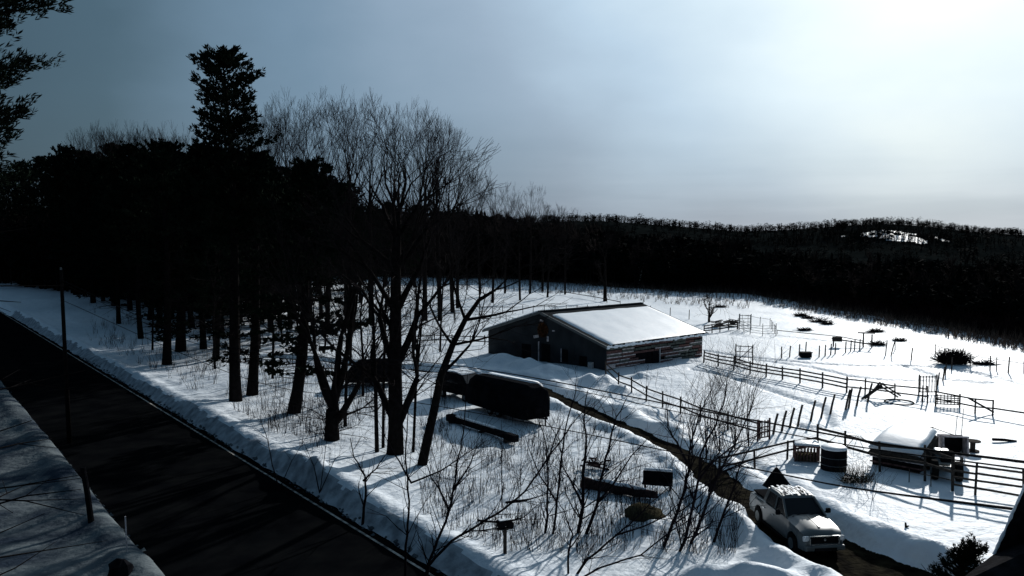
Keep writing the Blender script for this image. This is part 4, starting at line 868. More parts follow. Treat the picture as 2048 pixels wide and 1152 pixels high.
# ------------------------------------------------------------ feeders, shed, hoop, cart
def yard():
    p = P3(1612, 920); o = thing('hay_feeder', p, -.25, 'slatted reddish hay feeder with a snow-covered top', 'hay feeder')
    w, d, h = 1.25, 1.0, .85
    for sx in (-1, 1):
        for sy in (-1, 1): MB().box((sx * w / 2, sy * d / 2, h / 2), (.07, .07, h)).build('post', 'woodred', o)
    b = MB()
    for i in range(7): b.box((-w / 2 + .12 + i * .17, -d / 2, h / 2), (.06, .04, h - .1))
    for i in range(5): b.box((-w / 2, -d / 2 + .12 + i * .18, h / 2), (.04, .06, h - .1)); b.box((w / 2, -d / 2 + .12 + i * .18, h / 2), (.04, .06, h - .1))
    for i in range(7): b.box((-w / 2 + .12 + i * .17, d / 2, h / 2), (.06, .04, h - .1))
    b.build('slats', 'woodred', o); MB().box((0, 0, .2), (w - .1, d - .1, .34)).build('hay', 'hay', o)
    MB().box((0, 0, h + .03), (w + .12, d + .12, .07)).build('top', 'woodred', o); MB().box((0, 0, h + .12), (w + .05, d + .05, .14)).build('snow_cap', 'snow_cap', o, smooth=True, bevel=.06)
    p = P3(1667, 940); o = thing('water_tank', p, 0, 'round black tank with a thick cap of snow', 'tank')
    MB().cyl((0, 0, .55), .66, 1.15, 24).build('tank', 'black', o, bevel=.04); MB().tube([(0, 0, 1.11), (0, 0, 1.2), (0, 0, 1.27), (0, 0, 1.30)], [.64, .66, .55, .2], 24).build('snow_cap', 'snow_cap', o, smooth=True)
    b = MB()
    for z in (.3, .7): b.tube([(math.cos(a) * .675, math.sin(a) * .675, z) for a in np.linspace(0, 2 * math.pi, 25)], .02, 4)
    b.build('bands', 'steel', o)
    # low run-in shed: sloped snowy roof, dark front with pale rails
    A = G(1744, 938); B = G(1838, 956); dd = B - A; L = dd.length; rz = math.atan2(dd.y, dd.x)
    o = thing('animal_shelter', (A.x, A.y, Z(A.x, A.y) - .02), rz, 'low animal shelter under a rounded snow-covered roof with a dark front', 'shelter')
    dp = 3.1; hf = .98; hb = 1.4
    MB().box((L / 2, .06, hf / 2 - .1), (L, .1, hf + .1)).build('front_wall', 'black', o)
    for x in (.03, L - .03):
        b = MB(); b.poly([(x - .04, .1, -.1), (x - .04, dp, -.1), (x - .04, dp, hb), (x - .04, .1, hf), (x + .04, .1, -.1), (x + .04, dp, -.1), (x + .04, dp, hb), (x + .04, .1, hf)], [(0, 1, 2, 3), (7, 6, 5, 4), (4, 5, 1, 0), (5, 6, 2, 1), (6, 7, 3, 2), (7, 4, 0, 3)]); b.build('side_wall', 'wood', o)
    MB().box((L / 2, dp - .04, hb / 2 - .1), (L - .2, .08, hb)).build('back_wall', 'wood', o)
    for z in (.22, .52, .86):
        MB().beam((-.1, -.03, z), (L + .3, -.03, z), .06, .08).build('front_rail', 'woodpale' if z > .3 else 'woodred', o)
    nx, ny = 22, 26; X = np.zeros((ny, nx)); Y = X.copy(); Q = X.copy()
    for j in range(ny):
        for i in range(nx):
            u = i / (nx - 1); v = j / (ny - 1); ex = .10 * math.sin(v * 3.1)
            X[j, i] = -.15 + (L + .3) * u + (v * v * .5) * (0.5 - u); Y[j, i] = -.25 + (dp + .4) * v
            rim = min(1, min(u, 1 - u) * 9, min(v, 1 - v) * 12); Q[j, i] = hf + .05 + .62 * math.sin(v * math.pi * .47) + .22 * rim ** .5 + .05 * float(vn(X[j, i], Y[j, i], .9))
    rf = grid_mesh('roof', X, Y, Q - .28, ['wood']); rf.parent = o; s_ = rf.modifiers.new('solid', 'SOLIDIFY'); s_.thickness = .05
    sn = grid_mesh('roof_snow', X, Y, Q, ['snow_cap']); sn.parent = rf; s_ = sn.modifiers.new('solid', 'SOLIDIFY'); s_.thickness = .22; s_.offset = -1
    # round pen pipe frame behind it
    cx, cy = G(1835, 905); o = thing('round_pen', (cx, cy, Z(cx, cy)), 0, 'round pen of steel pipe panels behind the animal shelter', 'pen')
    P = []
    for (a, c, yy) in ((1745, 905, 46), (1775, 872, 48.5), (1812, 851, 50), (1866, 855, 49.5), (1902, 868, 48), (1930, 876, 46), (1922, 905, 43.5)):
        q = AT(a, c, yy); P.append(Vector((q.x - cx, yy - cy, q.z - Z(cx, cy))))
    MB().tube(P, .035, 5).build('top_rail', 'steel', o)
    MB().tube([q - Vector((0, 0, .55)) for q in P], .022, 5).build('middle_rail', 'steel', o)
    for q in P: MB().tube([(q.x, q.y, 0), (q.x, q.y, q.z + .05)], .04, 5).build('post', 'steel', o)
    # sweeping hoop left of it
    o = thing('hoop_frame', P3(1700, 905), 0, 'bent pipe hoops leaning behind the black tank', 'frame'); l = Vector(o.location)
    for i, pl in enumerate((((1650, 890), (1678, 868), (1720, 872), (1762, 905)), ((1692, 895), (1712, 872), (1745, 885), (1765, 915)), ((1706, 900), (1716, 872), (1728, 900), (1735, 925)))):
        MB().tube([AT(a, c, l.y + .3 * i) - l for a, c in pl], .02, 5).build('hoop', 'steel', o)
    # snowed-up small tractor / cart with dark seat
    p = P3(1888, 955); o = thing('garden_tractor', p, R(70), 'snow-crusted small tractor with a dark seat beside the shelter', 'tractor')
    b = MB(); b.prism([(-.9, .45), (1.5, .4), (1.6, .7), (1.45, .98), (.3, 1.05), (.1, .75), (-.5, .75), (-.9, .7)], .75); b.build('body', 'steel', o, bevel=.05)
    for sx, rr, wd in ((-.7, .5, .3), (1.1, .32, .2)):
        for sy in (-1, 1):
            w_ = MB().cyl((sx, sy * .55, rr), rr, wd, 20, 'Y').build('wheel', 'rubber', o, bevel=.04); MB().cyl((sx, sy * (.55 + wd / 2 + .01), rr), rr * .5, .03, 14, 'Y').build('rim', 'steel', w_)
    MB().prism([(-.75, .9), (-.25, .9), (-.25, 1.0), (-.65, 1.05), (-.75, 1.55), (-.88, 1.55)], .55).build('seat', 'black', o, bevel=.04)
    MB().tube([(.25, 0, 1.0), (.0, 0, 1.35)], .03, 6).tube([(.0 + .02 * math.sin(a), .2 * math.cos(a), 1.36 + .18 * math.sin(a)) for a in np.linspace(0, 6.28, 15)], .02, 5).build('steering_wheel', 'black', o)
    MB().box((.85, 0, 1.1), (1.0, .7, .14)).build('snow_cap', 'snow_cap', o, bevel=.06)
    # upright tilted crate with dark mouth
    p = P3(1905, 925); o = thing('tipped_crate', p, R(-10), 'open crate tipped up at the right of the round pen', 'crate')
    b = MB(); 
    for (c, d) in (((0, .45, .9), (1.3, .08, 1.1)), ((-.62, 0, .9), (.08, .9, 1.1)), ((.62, 0, .9), (.08, .9, 1.1)), ((0, 0, .38), (1.3, .9, .08)), ((0, 0, 1.45), (1.3, .9, .08))): b.box(c, d, rx=R(-12))
    b.build('crate', 'woodpale', o); MB().box((0, .3, .9), (1.14, .08, .95), rx=R(-12)).build('lining', 'black', o)
    for x in (-.5, .5): MB().beam((x, 0, -.1), (x, .1, .4), .1, .1).build('leg', 'wood', o)
    for (px, py, hh, t) in ((1908, 880, 2.2, 'thin tall rod, left of two by the tipped crate'), (1920, 880, 2.6, 'thin tall rod, right of two by the tipped crate')):
        q = P3(px, py + 25); b = MB(); b.tube([(0, 0, 0), (.12, 0, hh)], .02, 5); ob = b.build('rod', 'steel'); ob.location = q; tag(ob, t, 'rod')
    # small round table-like spool
    p = P3(1945, 903); o = thing('cable_spool', p, 0, 'small dark spool table standing on the paddock snow', 'spool')
    MB().cyl((0, 0, .62), .42, .06, 18).build('top', 'wood', o); MB().cyl((0, 0, .33), .14, .56, 12).build('core', 'wood', o); MB().cyl((0, 0, .05), .36, .06, 18).build('base', 'wood', o)
    q = P3(2008, 884); b = MB(); b.tube([(-.7, 0, .15), (.0, 0, .12), (.75, 0, .03)], [.09, .09, .07], 7); ob = b.build('log', 'bark'); ob.location = q; tag(ob, 'short log lying on the snow at the far right', 'log')
    q = P3(1812, 1060); b = MB(); b.tube([(0, 0, -.05), (-.03, 0, .2)], [.06, .04], 6).tube([(0, 0, .02), (.13, 0, .06)], [.05, .02], 5); ob = b.build('stump', 'bark'); ob.location = q; tag(ob, 'tiny dark stub poking from the smooth snow', 'stub')
    # trodden hay ring
    cx, cy = G(1798, 812); pts = [(cx + 1.0 * math.cos(a), cy + 1.0 * math.sin(a)) for a in np.linspace(0, 6.28, 30)]
    b = MB(); b.tube([(x, y, Z(x, y) + .02) for x, y in pts], .06, 5); ob = b.build('hay_ring', 'hay'); tag(ob, 'thin ring of trampled hay on the paddock snow', 'hay ring')
    # bare little bush by the fence with yellowish twigs
    g = P3(1712, 965); o = thing('twiggy_bush', g, 0, 'twiggy bush between the black tank and the shelter', 'bush'); b = MB(); r = random.Random(3)
    for i in range(160):
        a = r.uniform(0, 6.28); e = r.uniform(.3, 1.4); q = Vector((r.uniform(-.7, .7), r.uniform(-.3, .3), 0)); dv = Vector((math.cos(a) * math.cos(e), math.sin(a) * math.cos(e), math.sin(e))) * r.uniform(.4, 1.1)
        b.tube([q, q + dv], [.016, .006], 3, False)
    b.build('branches', 'hay', o)
    # dark cone (A-shaped cover) behind the truck
    p = P3(1553, 985); o = thing('tent_cover', p, .3, 'black peaked cover standing just behind the truck', 'cover'); o.scale = (.72, .72, .8)
    MB().poly([(-.75, -.5, 0), (.95, -.5, 0), (.95, .6, 0), (-.75, .6, 0), (-.15, 0, 1.25), (.1, .05, 1.2)], [(3, 2, 1, 0), (0, 1, 5, 4), (1, 2, 5), (2, 3, 4, 5), (3, 0, 4)]).build('cover', 'tarp', o, bevel=.03)
    MB().tube([(-.03, 0, 1.15), (-.03, 0, 1.4)], .03, 6).build('pole', 'wood', o)
yard()

# ------------------------------------------------------------ vehicles
def wheel(o, x, y, r, w):
    t = MB().tube([(x, y - w / 2, r), (x, y - w / 2 + .03, r), (x, y + w / 2 - .03, r), (x, y + w / 2, r)], [r * .9, r, r, r * .9], 26).build('wheel', 'rubber', o, smooth=False)
    s = 1 if y > 0 else -1
    MB().tube([(x, y + s * (w / 2 - .03), r), (x, y + s * (w / 2 + .012), r)], [r * .62, r * .56], 18).build('rim', 'steel', t)
def truck():
    fr = G(1650, 1124); tl = G(1552, 1045); d = fr - tl; rz = math.atan2(d.y, d.x)
    mid = fr - d.normalized() * 2.65
    o = thing('pickup_truck', (mid.x, mid.y, .04), rz, 'silver pickup truck parked on the muddy track facing the road', 'pickup truck')
    W = 1.86; o.scale = (.98, 1.0, 1.02)
    def arch(cx, r, n=8): return [(cx + r * math.cos(a), .38 + r * math.sin(a)) for a in np.linspace(0, math.pi, n)]
    # lower body, clockwise from front bottom
    fa = arch(1.72, .46); ra = arch(-1.58, .46)
    prof = [(2.55, .42), (2.62, .62), (2.60, .85), (2.52, 1.02), (2.30, 1.10), (1.10, 1.20), (.85, 1.22), (-.95, 1.20), (-2.58, 1.16), (-2.62, .9), (-2.6, .45)] + ra[::-1] + [(-1.0, .32), (1.1, .32)] + fa[::-1]
    # split into convex-ish columns: build by x stations instead
    xs = sorted(set([-2.62, -2.5] + [x for x, z in ra] + [x for x, z in fa] + [-1.0, -.95, -.5, 0, .5, .85, 1.1, 2.3, 2.45, 2.55, 2.62]))
    topx = [-2.62, -2.5, -.95, .85, 1.1, 2.0, 2.3, 2.45, 2.55, 2.62]; topz = [1.12, 1.15, 1.18, 1.20, 1.20, 1.12, 1.06, 1.0, .90, .78]
    def bot(x):
        for cx in (1.72, -1.58):
            if abs(x - cx) < .46: return .38 + math.sqrt(max(0, .46 ** 2 - (x - cx) ** 2))
        return .36
    b = MB(); secs = []
    for x in xs:
        zt_ = float(np.interp(x, topx, topz)); zb = min(bot(x), zt_ - .08); hw = W / 2 * float(np.interp(x, [-2.62, -2.4, 1.6, 2.3, 2.62], [.96, 1, 1, .95, .82]))
        zm = zb + (zt_ - zb) * .62; dome = .05 if x > 1.0 else .02
        secs.append([(x, -hw * .97, zb), (x, -hw, zm), (x, -hw * .93, zt_ - .05), (x, -hw * .62, zt_ + .005), (x, -hw * .5, zt_ + dome), (x, 0, zt_ + dome * .8), (x, hw * .5, zt_ + dome), (x, hw * .62, zt_ + .005), (x, hw * .93, zt_ - .05), (x, hw, zm), (x, hw * .97, zb)])
    n = 11; V = [p for s in secs for p in s]; Fc = []
    for i in range(len(secs) - 1):
        for j in range(n): j2 = (j + 1) % n; Fc.append((i * n + j, (i + 1) * n + j, (i + 1) * n + j2, i * n + j2))
    Fc.append(tuple(range(n))); Fc.append(tuple((len(secs) - 1) * n + j for j in range(n))[::-1]); b.poly(V, Fc)
    body = b.build('body', 'silver', o, smooth=True); m_ = body.modifiers.new('es', 'EDGE_SPLIT'); m_.split_angle = R(32)
    # cab: glasshouse, roof, pillars
    def ins(x, z): return .06 + (z - 1.15) / .6 * .19
    g = [(1.02, 1.16), (.28, 1.72), (-.95, 1.74), (-1.12, 1.20)]
    MB().prism(g, W - .06, ins).build('windows', 'glass', o)
    MB().prism([(.34, 1.70), (.22, 1.78), (-.2, 1.82), (-.85, 1.81), (-1.0, 1.74), (-.98, 1.70)], W - .36, lambda x, z: .0 if z < 1.75 else .07).build('roof', 'silver', o, bevel=.03)
    for s in (-1, 1):
        def P(x, z): return (x, s * ((W - .06) / 2 - ins(x, z) + .005), z)
        for a, c, w_ in (((1.06, 1.18), (.30, 1.74), .075), ((-.02, 1.18), (-.10, 1.74), .07), ((-1.10, 1.20), (-.96, 1.74), .12), ((.32, 1.73), (-.95, 1.75), .06)): MB().beam(P(*a), P(*c), w_, w_).build('pillar', 'silver', o)
    b = MB()
    for i in range(5): y = -.56 + i * .28; b.box((-.32, y, 1.826), (1.0, .03, .02))
    b.build('roof_rib', 'silver', o)
    # pale slush left on the roof
    b = MB(); r = random.Random(2)
    for i in range(38): b.box((r.uniform(-.9, .05), r.uniform(-.6, .6), 1.822), (r.uniform(.2, .5), r.uniform(.06, .16), .02))
    b.build('roof_frost', 'snow_cap', o)
    # bed with dark cover
    MB().box((-1.82, 0, 1.20), (1.45, 1.5, .06)).build('bed_cover', 'tarp', o, bevel=.02)
    # front end
    MB().box((2.60, 0, .78), (.06, 1.12, .26), ry=R(-8)).build('grille', 'black', o, bevel=.02)
    b = MB()
    b.beam((2.63, -.58, .935), (2.63, .58, .935), .05, .045); b.beam((2.66, -.56, .62), (2.66, .56, .62), .05, .04)
    for s in (-1, 1): b.beam((2.64, s * .58, .63), (2.64, s * .60, .94), .05, .04)
    b.build('grille_frame', 'chrome', o)
    MB().cyl((2.655, 0, .80), .055, .03, 14, 'X').build('emblem', 'chrome', o)
    for s in (-1, 1):
        MB().box((2.545, s * .72, .83), (.16, .24, .20), rz=-s * .35, ry=R(-10)).build('headlight', 'lens', o, bevel=.04)
        MB().cyl((2.64, s * .66, .50), .07, .04, 12, 'X').build('fog_lamp', 'lens', o)
        mr = MB().box((.78, s * 1.08, 1.30), (.12, .2, .2)).build('mirror', 'black', o, bevel=.04); MB().beam((.80, s * .9, 1.24), (.80, s * 1.02, 1.27), .05, .04).build('mirror_arm', 'black', mr)
        MB().box((-.35, s * (W / 2 + .005), .82), (.02, .02, .02)).box((-.05, s * (W / 2 + .012), .93), (.16, .03, .03)).box((-.98, s * (W / 2 + .012), .93), (.16, .03, .03)).build('door_handle', 'chrome', o)
        MB().box((.08, s * (W / 2 + .03), .34), (2.2, .1, .06)).build('running_board', 'black', o, bevel=.02)
    MB().box((2.66, 0, .50), (.16, 1.62, .2)).build('front_bumper', 'silver', o, bevel=.05)
    MB().box((2.755, 0, .47), (.02, .9, .10)).build('air_intake', 'black', o)
    MB().box((-2.70, 0, .52), (.14, 1.7, .2)).build('rear_bumper', 'chrome', o, bevel=.05)
    MB().prism([(1.15, 1.225), (2.2, 1.13), (2.2, 1.15), (1.15, 1.25)], .07).build('hood_crease', 'silver', o)
    MB().beam((1.08, -.6, 1.22), (.96, .1, 1.30), .02, .02).beam((1.08, 0, 1.22), (.96, .65, 1.30), .02, .02).build('wiper', 'black', o)
    for x in (1.72, -1.58):
        for s in (-1, 1): wheel(o, x, s * .82, .38, .26)
truck()

def trailers():
    # horse trailer: rounded black cover, tongue to the right; van behind at its left
    A = G(965, 826); B = G(1082, 862); d = B - A; rz = math.atan2(d.y, d.x); c = (A + B) / 2; L = d.length + .6
    sec = lambda w, h: [(-w / 2, .35), (-w * .51, h * .66), (-w * .42, h * .87), (-w * .2, h * .985), (w * .2, h * .985), (w * .42, h * .87), (w * .51, h * .66), (w / 2, .35)]
    def loft(stations):
        b = MB(); n = 8; V = []; Fc = []
        for x, w, h in stations: V += [(x, y, z) for y, z in sec(w, h)]
        k = len(stations)
        for i in range(k - 1):
            for j in range(n): j2 = (j + 1) % n; Fc.append((i * n + j, (i + 1) * n + j, (i + 1) * n + j2, i * n + j2))
        Fc.append(tuple(range(n))); Fc.append(tuple((k - 1) * n + j for j in range(n))[::-1]); return b.poly(V, Fc)
    o = thing('horse_trailer', (c.x - .3, c.y + .9, Z(c.x, c.y)), rz, 'long black horse trailer with a snowy roof edge, hitch to the right', 'trailer')
    loft([(-L / 2, 1.7, 1.9), (-L / 2 + .5, 2.2, 2.45), (0, 2.4, 2.55), (L / 2 - .7, 2.35, 2.6), (L / 2 - .2, 2.2, 2.4), (L / 2, 1.8, 1.9)]).build('body', 'tarp', o, bevel=.05)
    b = loft([(-L / 2 + .4, 1.0, 2.4), (-L / 2 + .9, 1.2, 2.55), (L / 2 - 1.2, 1.2, 2.66), (L / 2 - .6, .9, 2.55)]); b.v = [(x, y + .55, max(z - (.12 if y > .3 else 0), 2.2)) for x, y, z in b.v]; b.build('roof_snow', 'snow_cap', o, smooth=True)
    for x in (-.5, .5):
        for s in (-1, 1): wheel(o, x, s * 1.0, .36, .22)
    MB().beam((L / 2, -.5, .5), (L / 2 + .9, 0, .5), .08, .1).beam((L / 2, .5, .5), (L / 2 + .9, 0, .5), .08, .1).build('hitch', 'black', o)
    MB().tube([(L / 2 + .7, 0, 0), (L / 2 + .7, 0, .9)], .05, 8).build('jack', 'black', o)
    MB().box((L / 2 + .15, -.3, .95), (.5, .5, .35)).build('toolbox', 'black', o, bevel=.03)
    for x in (-L / 4, L / 4): MB().box((x, -1.085, 1.7), (.9, .03, .3)).build('vent', 'black', o, bevel=.01)
    A = G(880, 796); B = G(958, 814); d = B - A; rz = math.atan2(d.y, d.x) + .0; c = (A + B) / 2; L = 4.4
    o = thing('van', (c.x + .2, c.y + .9, Z(c.x, c.y)), rz, 'dark round-roofed van half hidden behind the leaning tree', 'van')
    prof = [(-2.2, .45), (-2.25, 1.2), (-2.0, 1.75), (-1.5, 2.0), (-.2, 2.1), (.9, 1.95), (1.5, 1.35), (2.15, 1.15), (2.25, .8), (2.2, .45)]
    MB().prism(prof, 1.85, lambda x, z: max(0, z - 1.2) * .16).build('body', 'black', o, bevel=.06)
    for x, w in ((-1.35, .7), (-.5, .8), (.45, .8)): MB().box((x, -.90 + .08, 1.5), (w, .05, .42), rx=R(-9)).build('window', 'glass', o, bevel=.02)
    MB().poly([(.95, -.78, 1.90), (1.5, -.88, 1.37), (1.5, .88, 1.37), (.95, .78, 1.90), (.99, -.76, 1.95), (1.54, -.86, 1.42), (1.54, .86, 1.42), (.99, .76, 1.95)], [(0, 1, 2, 3), (7, 6, 5, 4), (4, 5, 1, 0), (5, 6, 2, 1), (6, 7, 3, 2), (7, 4, 0, 3)]).build('windscreen', 'glass', o)
    MB().prism([(-1.9, 1.84), (-1.4, 2.0), (-.2, 2.09), (.8, 1.97), (.7, 2.06), (-.2, 2.2), (-1.3, 2.12)], 1.45).build('roof_snow', 'snow_cap', o, bevel=.05)
    for s in (-1, 1):
        MB().box((2.2, s * .65, .85), (.1, .3, .18)).build('headlight', 'lens', o, bevel=.02)
        for x in (-1.35, 1.4): wheel(o, x, s * .85, .34, .22)
    # second dark covered trailer at left behind the trunks
    p = P3(738, 772); o = thing('covered_trailer', (p.x, p.y + .8, p.z), R(12), 'dark tarped trailer behind the roadside trunks', 'trailer')
    loft([(-2.1, .9, 1.0), (-1.5, 1.6, 1.8), (-.9, 2.0, 2.2), (1.8, 2.0, 2.25), (2.1, 1.9, 2.1)]).build('cover', 'tarp', o, bevel=.08)
    for s in (-1, 1): wheel(o, .3, s * .9, .34, .2)
    MB().beam((-2.1, 0, .5), (-3.0, 0, .45), .09, .1).build('hitch', 'black', o)
    # snow-capped beam
    A = P3(898, 842); B = P3(1028, 884); d = B - A; L = Vector((d.x, d.y)).length; rz = math.atan2(d.y, d.x)
    o = thing('timber_beam', A, rz, 'long dark squared beam capped with snow below the horse trailer', 'beam')
    MB().box((.5, 0, .32), (1.0, .55, .45)).box((L * .5 + .4, .0, .30), (L - .8, .38, .34)).box((L - .3, 0, .28), (1.1, .42, .42)).build('beam', 'black', o, bevel=.04)
    MB().box((L * .42, .06, .53), (L * .6, .26, .12), rz=.01).build('snow_cap', 'snow_cap', o, bevel=.05)
    for x in (.5, L * .55, L - .6): MB().box((x, 0, .03), (.2, .6, .2)).build('block', 'wood', o)
trailers()

def small():
    # mailboxes on a T post
    p = P3(1010, 1112); o = thing('mailbox', p, .3, 'pair of dark mailboxes on one post in the roadside snowbank', 'mailbox')
    MB().box((0, 0, .42), (.12, .12, 1.1)).build('post', 'wood', o, bevel=.01)
    MB().box((0, 0, 1.0), (.62, .14, .08)).build('crossbar', 'wood', o, bevel=.01)
    for s in (-1, 1):
        b = MB(); b.v = []; pr = [(-.115, 1.05), (-.115, 1.2)] + [(-.115 * math.cos(a), 1.2 + .1 * math.sin(a)) for a in np.linspace(0.3, math.pi - .3, 7)] + [(.115, 1.2), (.115, 1.05)]
        b.prism(pr, .48); b.v = [(x + s * .17, y, z) for x, y, z in b.v]; bx = b.build('box', 'black', o); MB().box((s * .17 + .12 * s, .0, 1.27), (.015, .03, .14)).build('flag', 'rust', bx)
    MB().box((0, 0, 1.325), (.5, .3, .04)).build('snow_cap', 'snow_cap', o, bevel=.02)
    # fallen log, broken in two pieces
    A = P3(1165, 975); B = P3(1312, 1008); d = B - A
    b = MB(); r = random.Random(1); pts = [A * (1 - u) + B * u - A + Vector((0, r.uniform(-.06, .06), .22 + r.uniform(-.04, .04))) for u in np.linspace(0, 1, 9)]
    b.tube(pts, [.30, .27, .28, .25, .24, .22, .2, .2, .16], 9)
    for i in range(8): j = r.randint(1, 7); b.tube([pts[j], pts[j] + Vector((r.uniform(-.5, .5), r.uniform(-.5, .3), r.uniform(.1, .6)))], [.05, .015], 4)
    o = thing('fallen_log', A, 0, 'fallen brown log lying under the saplings', 'log'); b.build('log', 'brownlog', o, smooth=True)
    MB().tube([p + Vector((0, .05, .2)) for p in pts[1:8]], [.05, .15, .16, .15, .14, .12, .04], 7).build('snow_cap', 'snow_cap', o, smooth=True)
    p = P3(1190, 940); b = MB()
    for i in range(16): b.tube([(r.uniform(-.9, .9), r.uniform(-.4, .4), .05 + i * .03), (r.uniform(-.9, .9), r.uniform(-.4, .4), .15 + i * .03)], .05, 5)
    ob = b.build('brush_pile', 'brownlog'); ob.location = p; tag(ob, 'small heap of brown sticks behind the fallen log', 'brush pile')
    # black plank bench with snow seat
    p = P3(1315, 985); o = thing('bench', p, R(-14), 'black slatted bench half buried in snow behind the saplings', 'bench')
    b = MB()
    for i in range(4): b.box((0, .18 + i * .01, .42 + i * .13), (1.45, .06, .127))
    b.build('backrest', 'black', o, bevel=.01); MB().box((0, -.12, .36), (1.45, .5, .06)).build('seat', 'black', o)
    for s in (-1, 1): MB().box((s * .6, 0, .15), (.08, .5, .5)).build('leg', 'black', o)
    MB().box((0, .2, .96), (1.35, .22, .12)).build('snow_cap', 'snow_cap', o, bevel=.05)
    # earthy stump mound
    p = P3(1290, 1052); b = MB(); 
    for i in range(5): pass
    b.tube([(0, 0, -.2), (0, 0, .05), (.05, 0, .2), (.05, 0, .32), (.08, 0, .38)], [.9, .85, .7, .45, .1], 14); r = random.Random(5); b.v = [(x * (1 + r.uniform(-.15, .15)), y * (1 + r.uniform(-.15, .15)), z + r.uniform(-.06, .06)) for x, y, z in b.v]
    ob = b.build('leaf_mound', 'hay', smooth=True); ob.location = p; tag(ob, 'brown mound of leaves at the foot of the saplings', 'mound')
    # yard posts at left
    p = P3(184, 1052); b = MB(); b.tube([(0, 0, -.3), (-.15, 0, 1.2), (-.32, 0, 2.35)], [.13, .12, .11], 9); ob = b.build('yard_post', 'black'); ob.location = p; tag(ob, 'thick black post leaning left in the shaded yard snow', 'post')
    p = P3(255, 1132); b = MB(); b.tube([(0, 0, -.2), (-.03, 0, 1.35)], .03, 6); ob = b.build('marker_stake', 'woodpale'); ob.location = p; tag(ob, 'thin pale marker stake at the road edge', 'stake')
    p = P3(243, 1165); b = MB(); b.tube([(0, 0, 0), (0, 0, .3), (0, .05, .5)], [.45, .4, .15], 10); r = random.Random(8); b.v = [(x * (1 + r.uniform(-.2, .2)), y * (1 + r.uniform(-.2, .2)), z + r.uniform(-.05, .05)) for x, y, z in b.v]; ob = b.build('boulder', 'black'); ob.location = p; tag(ob, 'black rock at the bottom edge beside the marker stake', 'rock')
    # utility pole
    D = 50.0; q = AT(139, 880, D); x = q.x; top = AT(122, 540, D); z0 = Z(x, D)
    o = thing('utility_pole', (x, D, z0), 0, 'tall wooden utility pole standing by the road at the left', 'utility pole')
    MB().tube([(0, 0, -.5), (top.x - x, 0, top.z - z0)], [.14, .10], 10).build('pole', 'bark', o, smooth=True)
    MB().cyl((top.x - x, 0, top.z - z0 + .08), .06, .16, 8).build('insulator', 'steel', o)
    # overhead cables to the house
    def cable(pl, rad, label):
        P = [AT(a, c, Y) for a, c, Y in pl]; Q = []
        for i in range(len(P) - 1):
            p0 = P[max(0, i - 1)]; p1 = P[i]; p2 = P[i + 1]; p3 = P[min(len(P) - 1, i + 2)]
            for k in range(8):
                u = k / 8; Q.append(.5 * ((2 * p1) + (p2 - p0) * u + (2 * p0 - 5 * p1 + 4 * p2 - p3) * u * u + (3 * p1 - p0 - 3 * p2 + p3) * u ** 3))
        Q.append(P[-1]); b = MB(); b.tube(Q, rad, 6); ob = b.build('overhead_cable', 'cable'); tag(ob, label, 'cable', None)
    cable([(123, 560, 50), (400, 680, 46), (676, 717, 41), (816, 721, 37), (1030, 749, 31), (1380, 817, 23), (1550, 848, 19.5), (1750, 885, 15.5), (2048, 924, 10), (2300, 958, 5.5)], .021, 'upper overhead cable sagging across in front of the barn')
    cable([(123, 566, 50), (400, 690, 46), (676, 725, 41), (816, 729, 37), (1030, 757, 31), (1380, 829, 23), (1500, 853, 20.5), (1640, 880, 17.2), (1760, 900, 15.2), (2048, 938, 10), (2300, 972, 5.5)], .013, 'thin cable hanging just under the upper one')
    cable([(124, 600, 50), (500, 760, 44), (800, 800, 37), (1085, 851, 29), (1330, 901, 23), (1550, 946, 18), (1700, 975, 14.5), (2034, 1019, 8), (2080, 1024, 6.6)], .017, 'lower overhead cable crossing above the truck')
M['brownlog'] = mat('rotten_log_bark', (.045, .03, .028), .95, .4, 5, .6, 12, .05)
small()

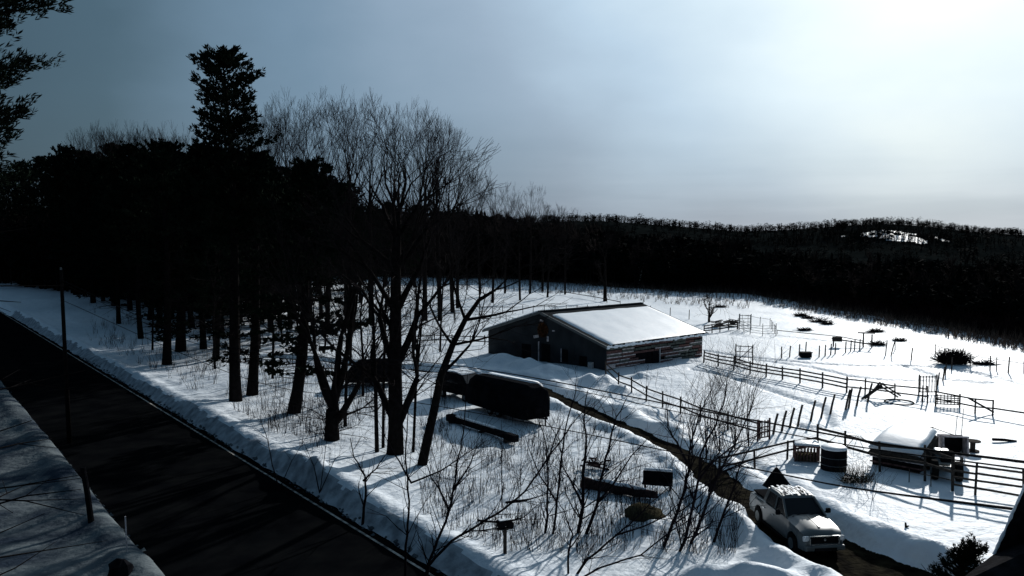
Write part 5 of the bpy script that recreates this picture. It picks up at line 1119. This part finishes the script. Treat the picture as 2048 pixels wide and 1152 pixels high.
# ------------------------------------------------------------ dark house corner at the right
def house():
    # gable end seen from the side: its sloping eave edge runs down to the left
    Y = 6.4; o = thing('house', (5.2, 6.5, 0), 0, 'corner of a house under a black shingled roof, cut by the right edge', 'house')
    a = AT(2100, 860, Y); b_ = AT(1988, 1108, Y); c_ = AT(1900, 1175, Y - .5)
    def L(v): return Vector((v.x - 5.2, v.y - 6.5, v.z))
    a2 = a + Vector((3.4, 3.6, .3)); b2 = b_ + Vector((3.4, -2.6, -.1)); far = a + Vector((5.5, 0.2, 1.6)); lowr = b_ + Vector((6, -3.0, 1.5)); 
    up = Vector((-.03, 0, .12)); dn = Vector((0, 0, -.0))
    bb = MB(); P = [L(c_), L(b_), L(a), L(far), L(lowr)]; Q = [p + Vector((.02, .05, -.22)) for p in P]
    bb.poly(P + Q, [(4, 3, 2, 1, 0), (5, 6, 7, 8, 9), (0, 1, 6, 5), (1, 2, 7, 6), (2, 3, 8, 7), (3, 4, 9, 8), (4, 0, 5, 9)]); rf = bb.build('roof', 'shingle', o)
    r = random.Random(3); s = MB()
    s.tube([L(b_).lerp(L(a), i / 30) + Vector((-.004, -.005, r.uniform(-.004, .004))) for i in range(31)], [r.uniform(.006, .016) for i in range(31)], 6)
    s.build('snow_crust', 'snow_cap', rf)
    # walls straight down under it
    w = MB(); base = [L(b_) + Vector((.45, -.1, -.3)), L(a) + Vector((.45, -.1, -.4)), L(far) + Vector((0, -.1, -.4)), L(lowr) + Vector((0, -.1, -.4))]
    x0, x1 = base[0].x, base[2].x; y0 = min(p.y for p in base); y1 = max(p.y for p in base)
    zt_ = base[0].z
    w.poly([(x0, y0, -.4), (x1, y0, -.4), (x1, y1, -.4), (x0, y1, -.4), (x0, y0, zt_ - .3), (x1, y0, zt_ - .3), (x1, y1, zt_ - .3), (x0, y1, zt_ - .3)], [(3, 2, 1, 0), (4, 5, 6, 7), (0, 1, 5, 4), (1, 2, 6, 5), (2, 3, 7, 6), (3, 0, 4, 7)])
    w.build('wall', 'black', o)
house()
print('objects', len(bpy.data.objects))
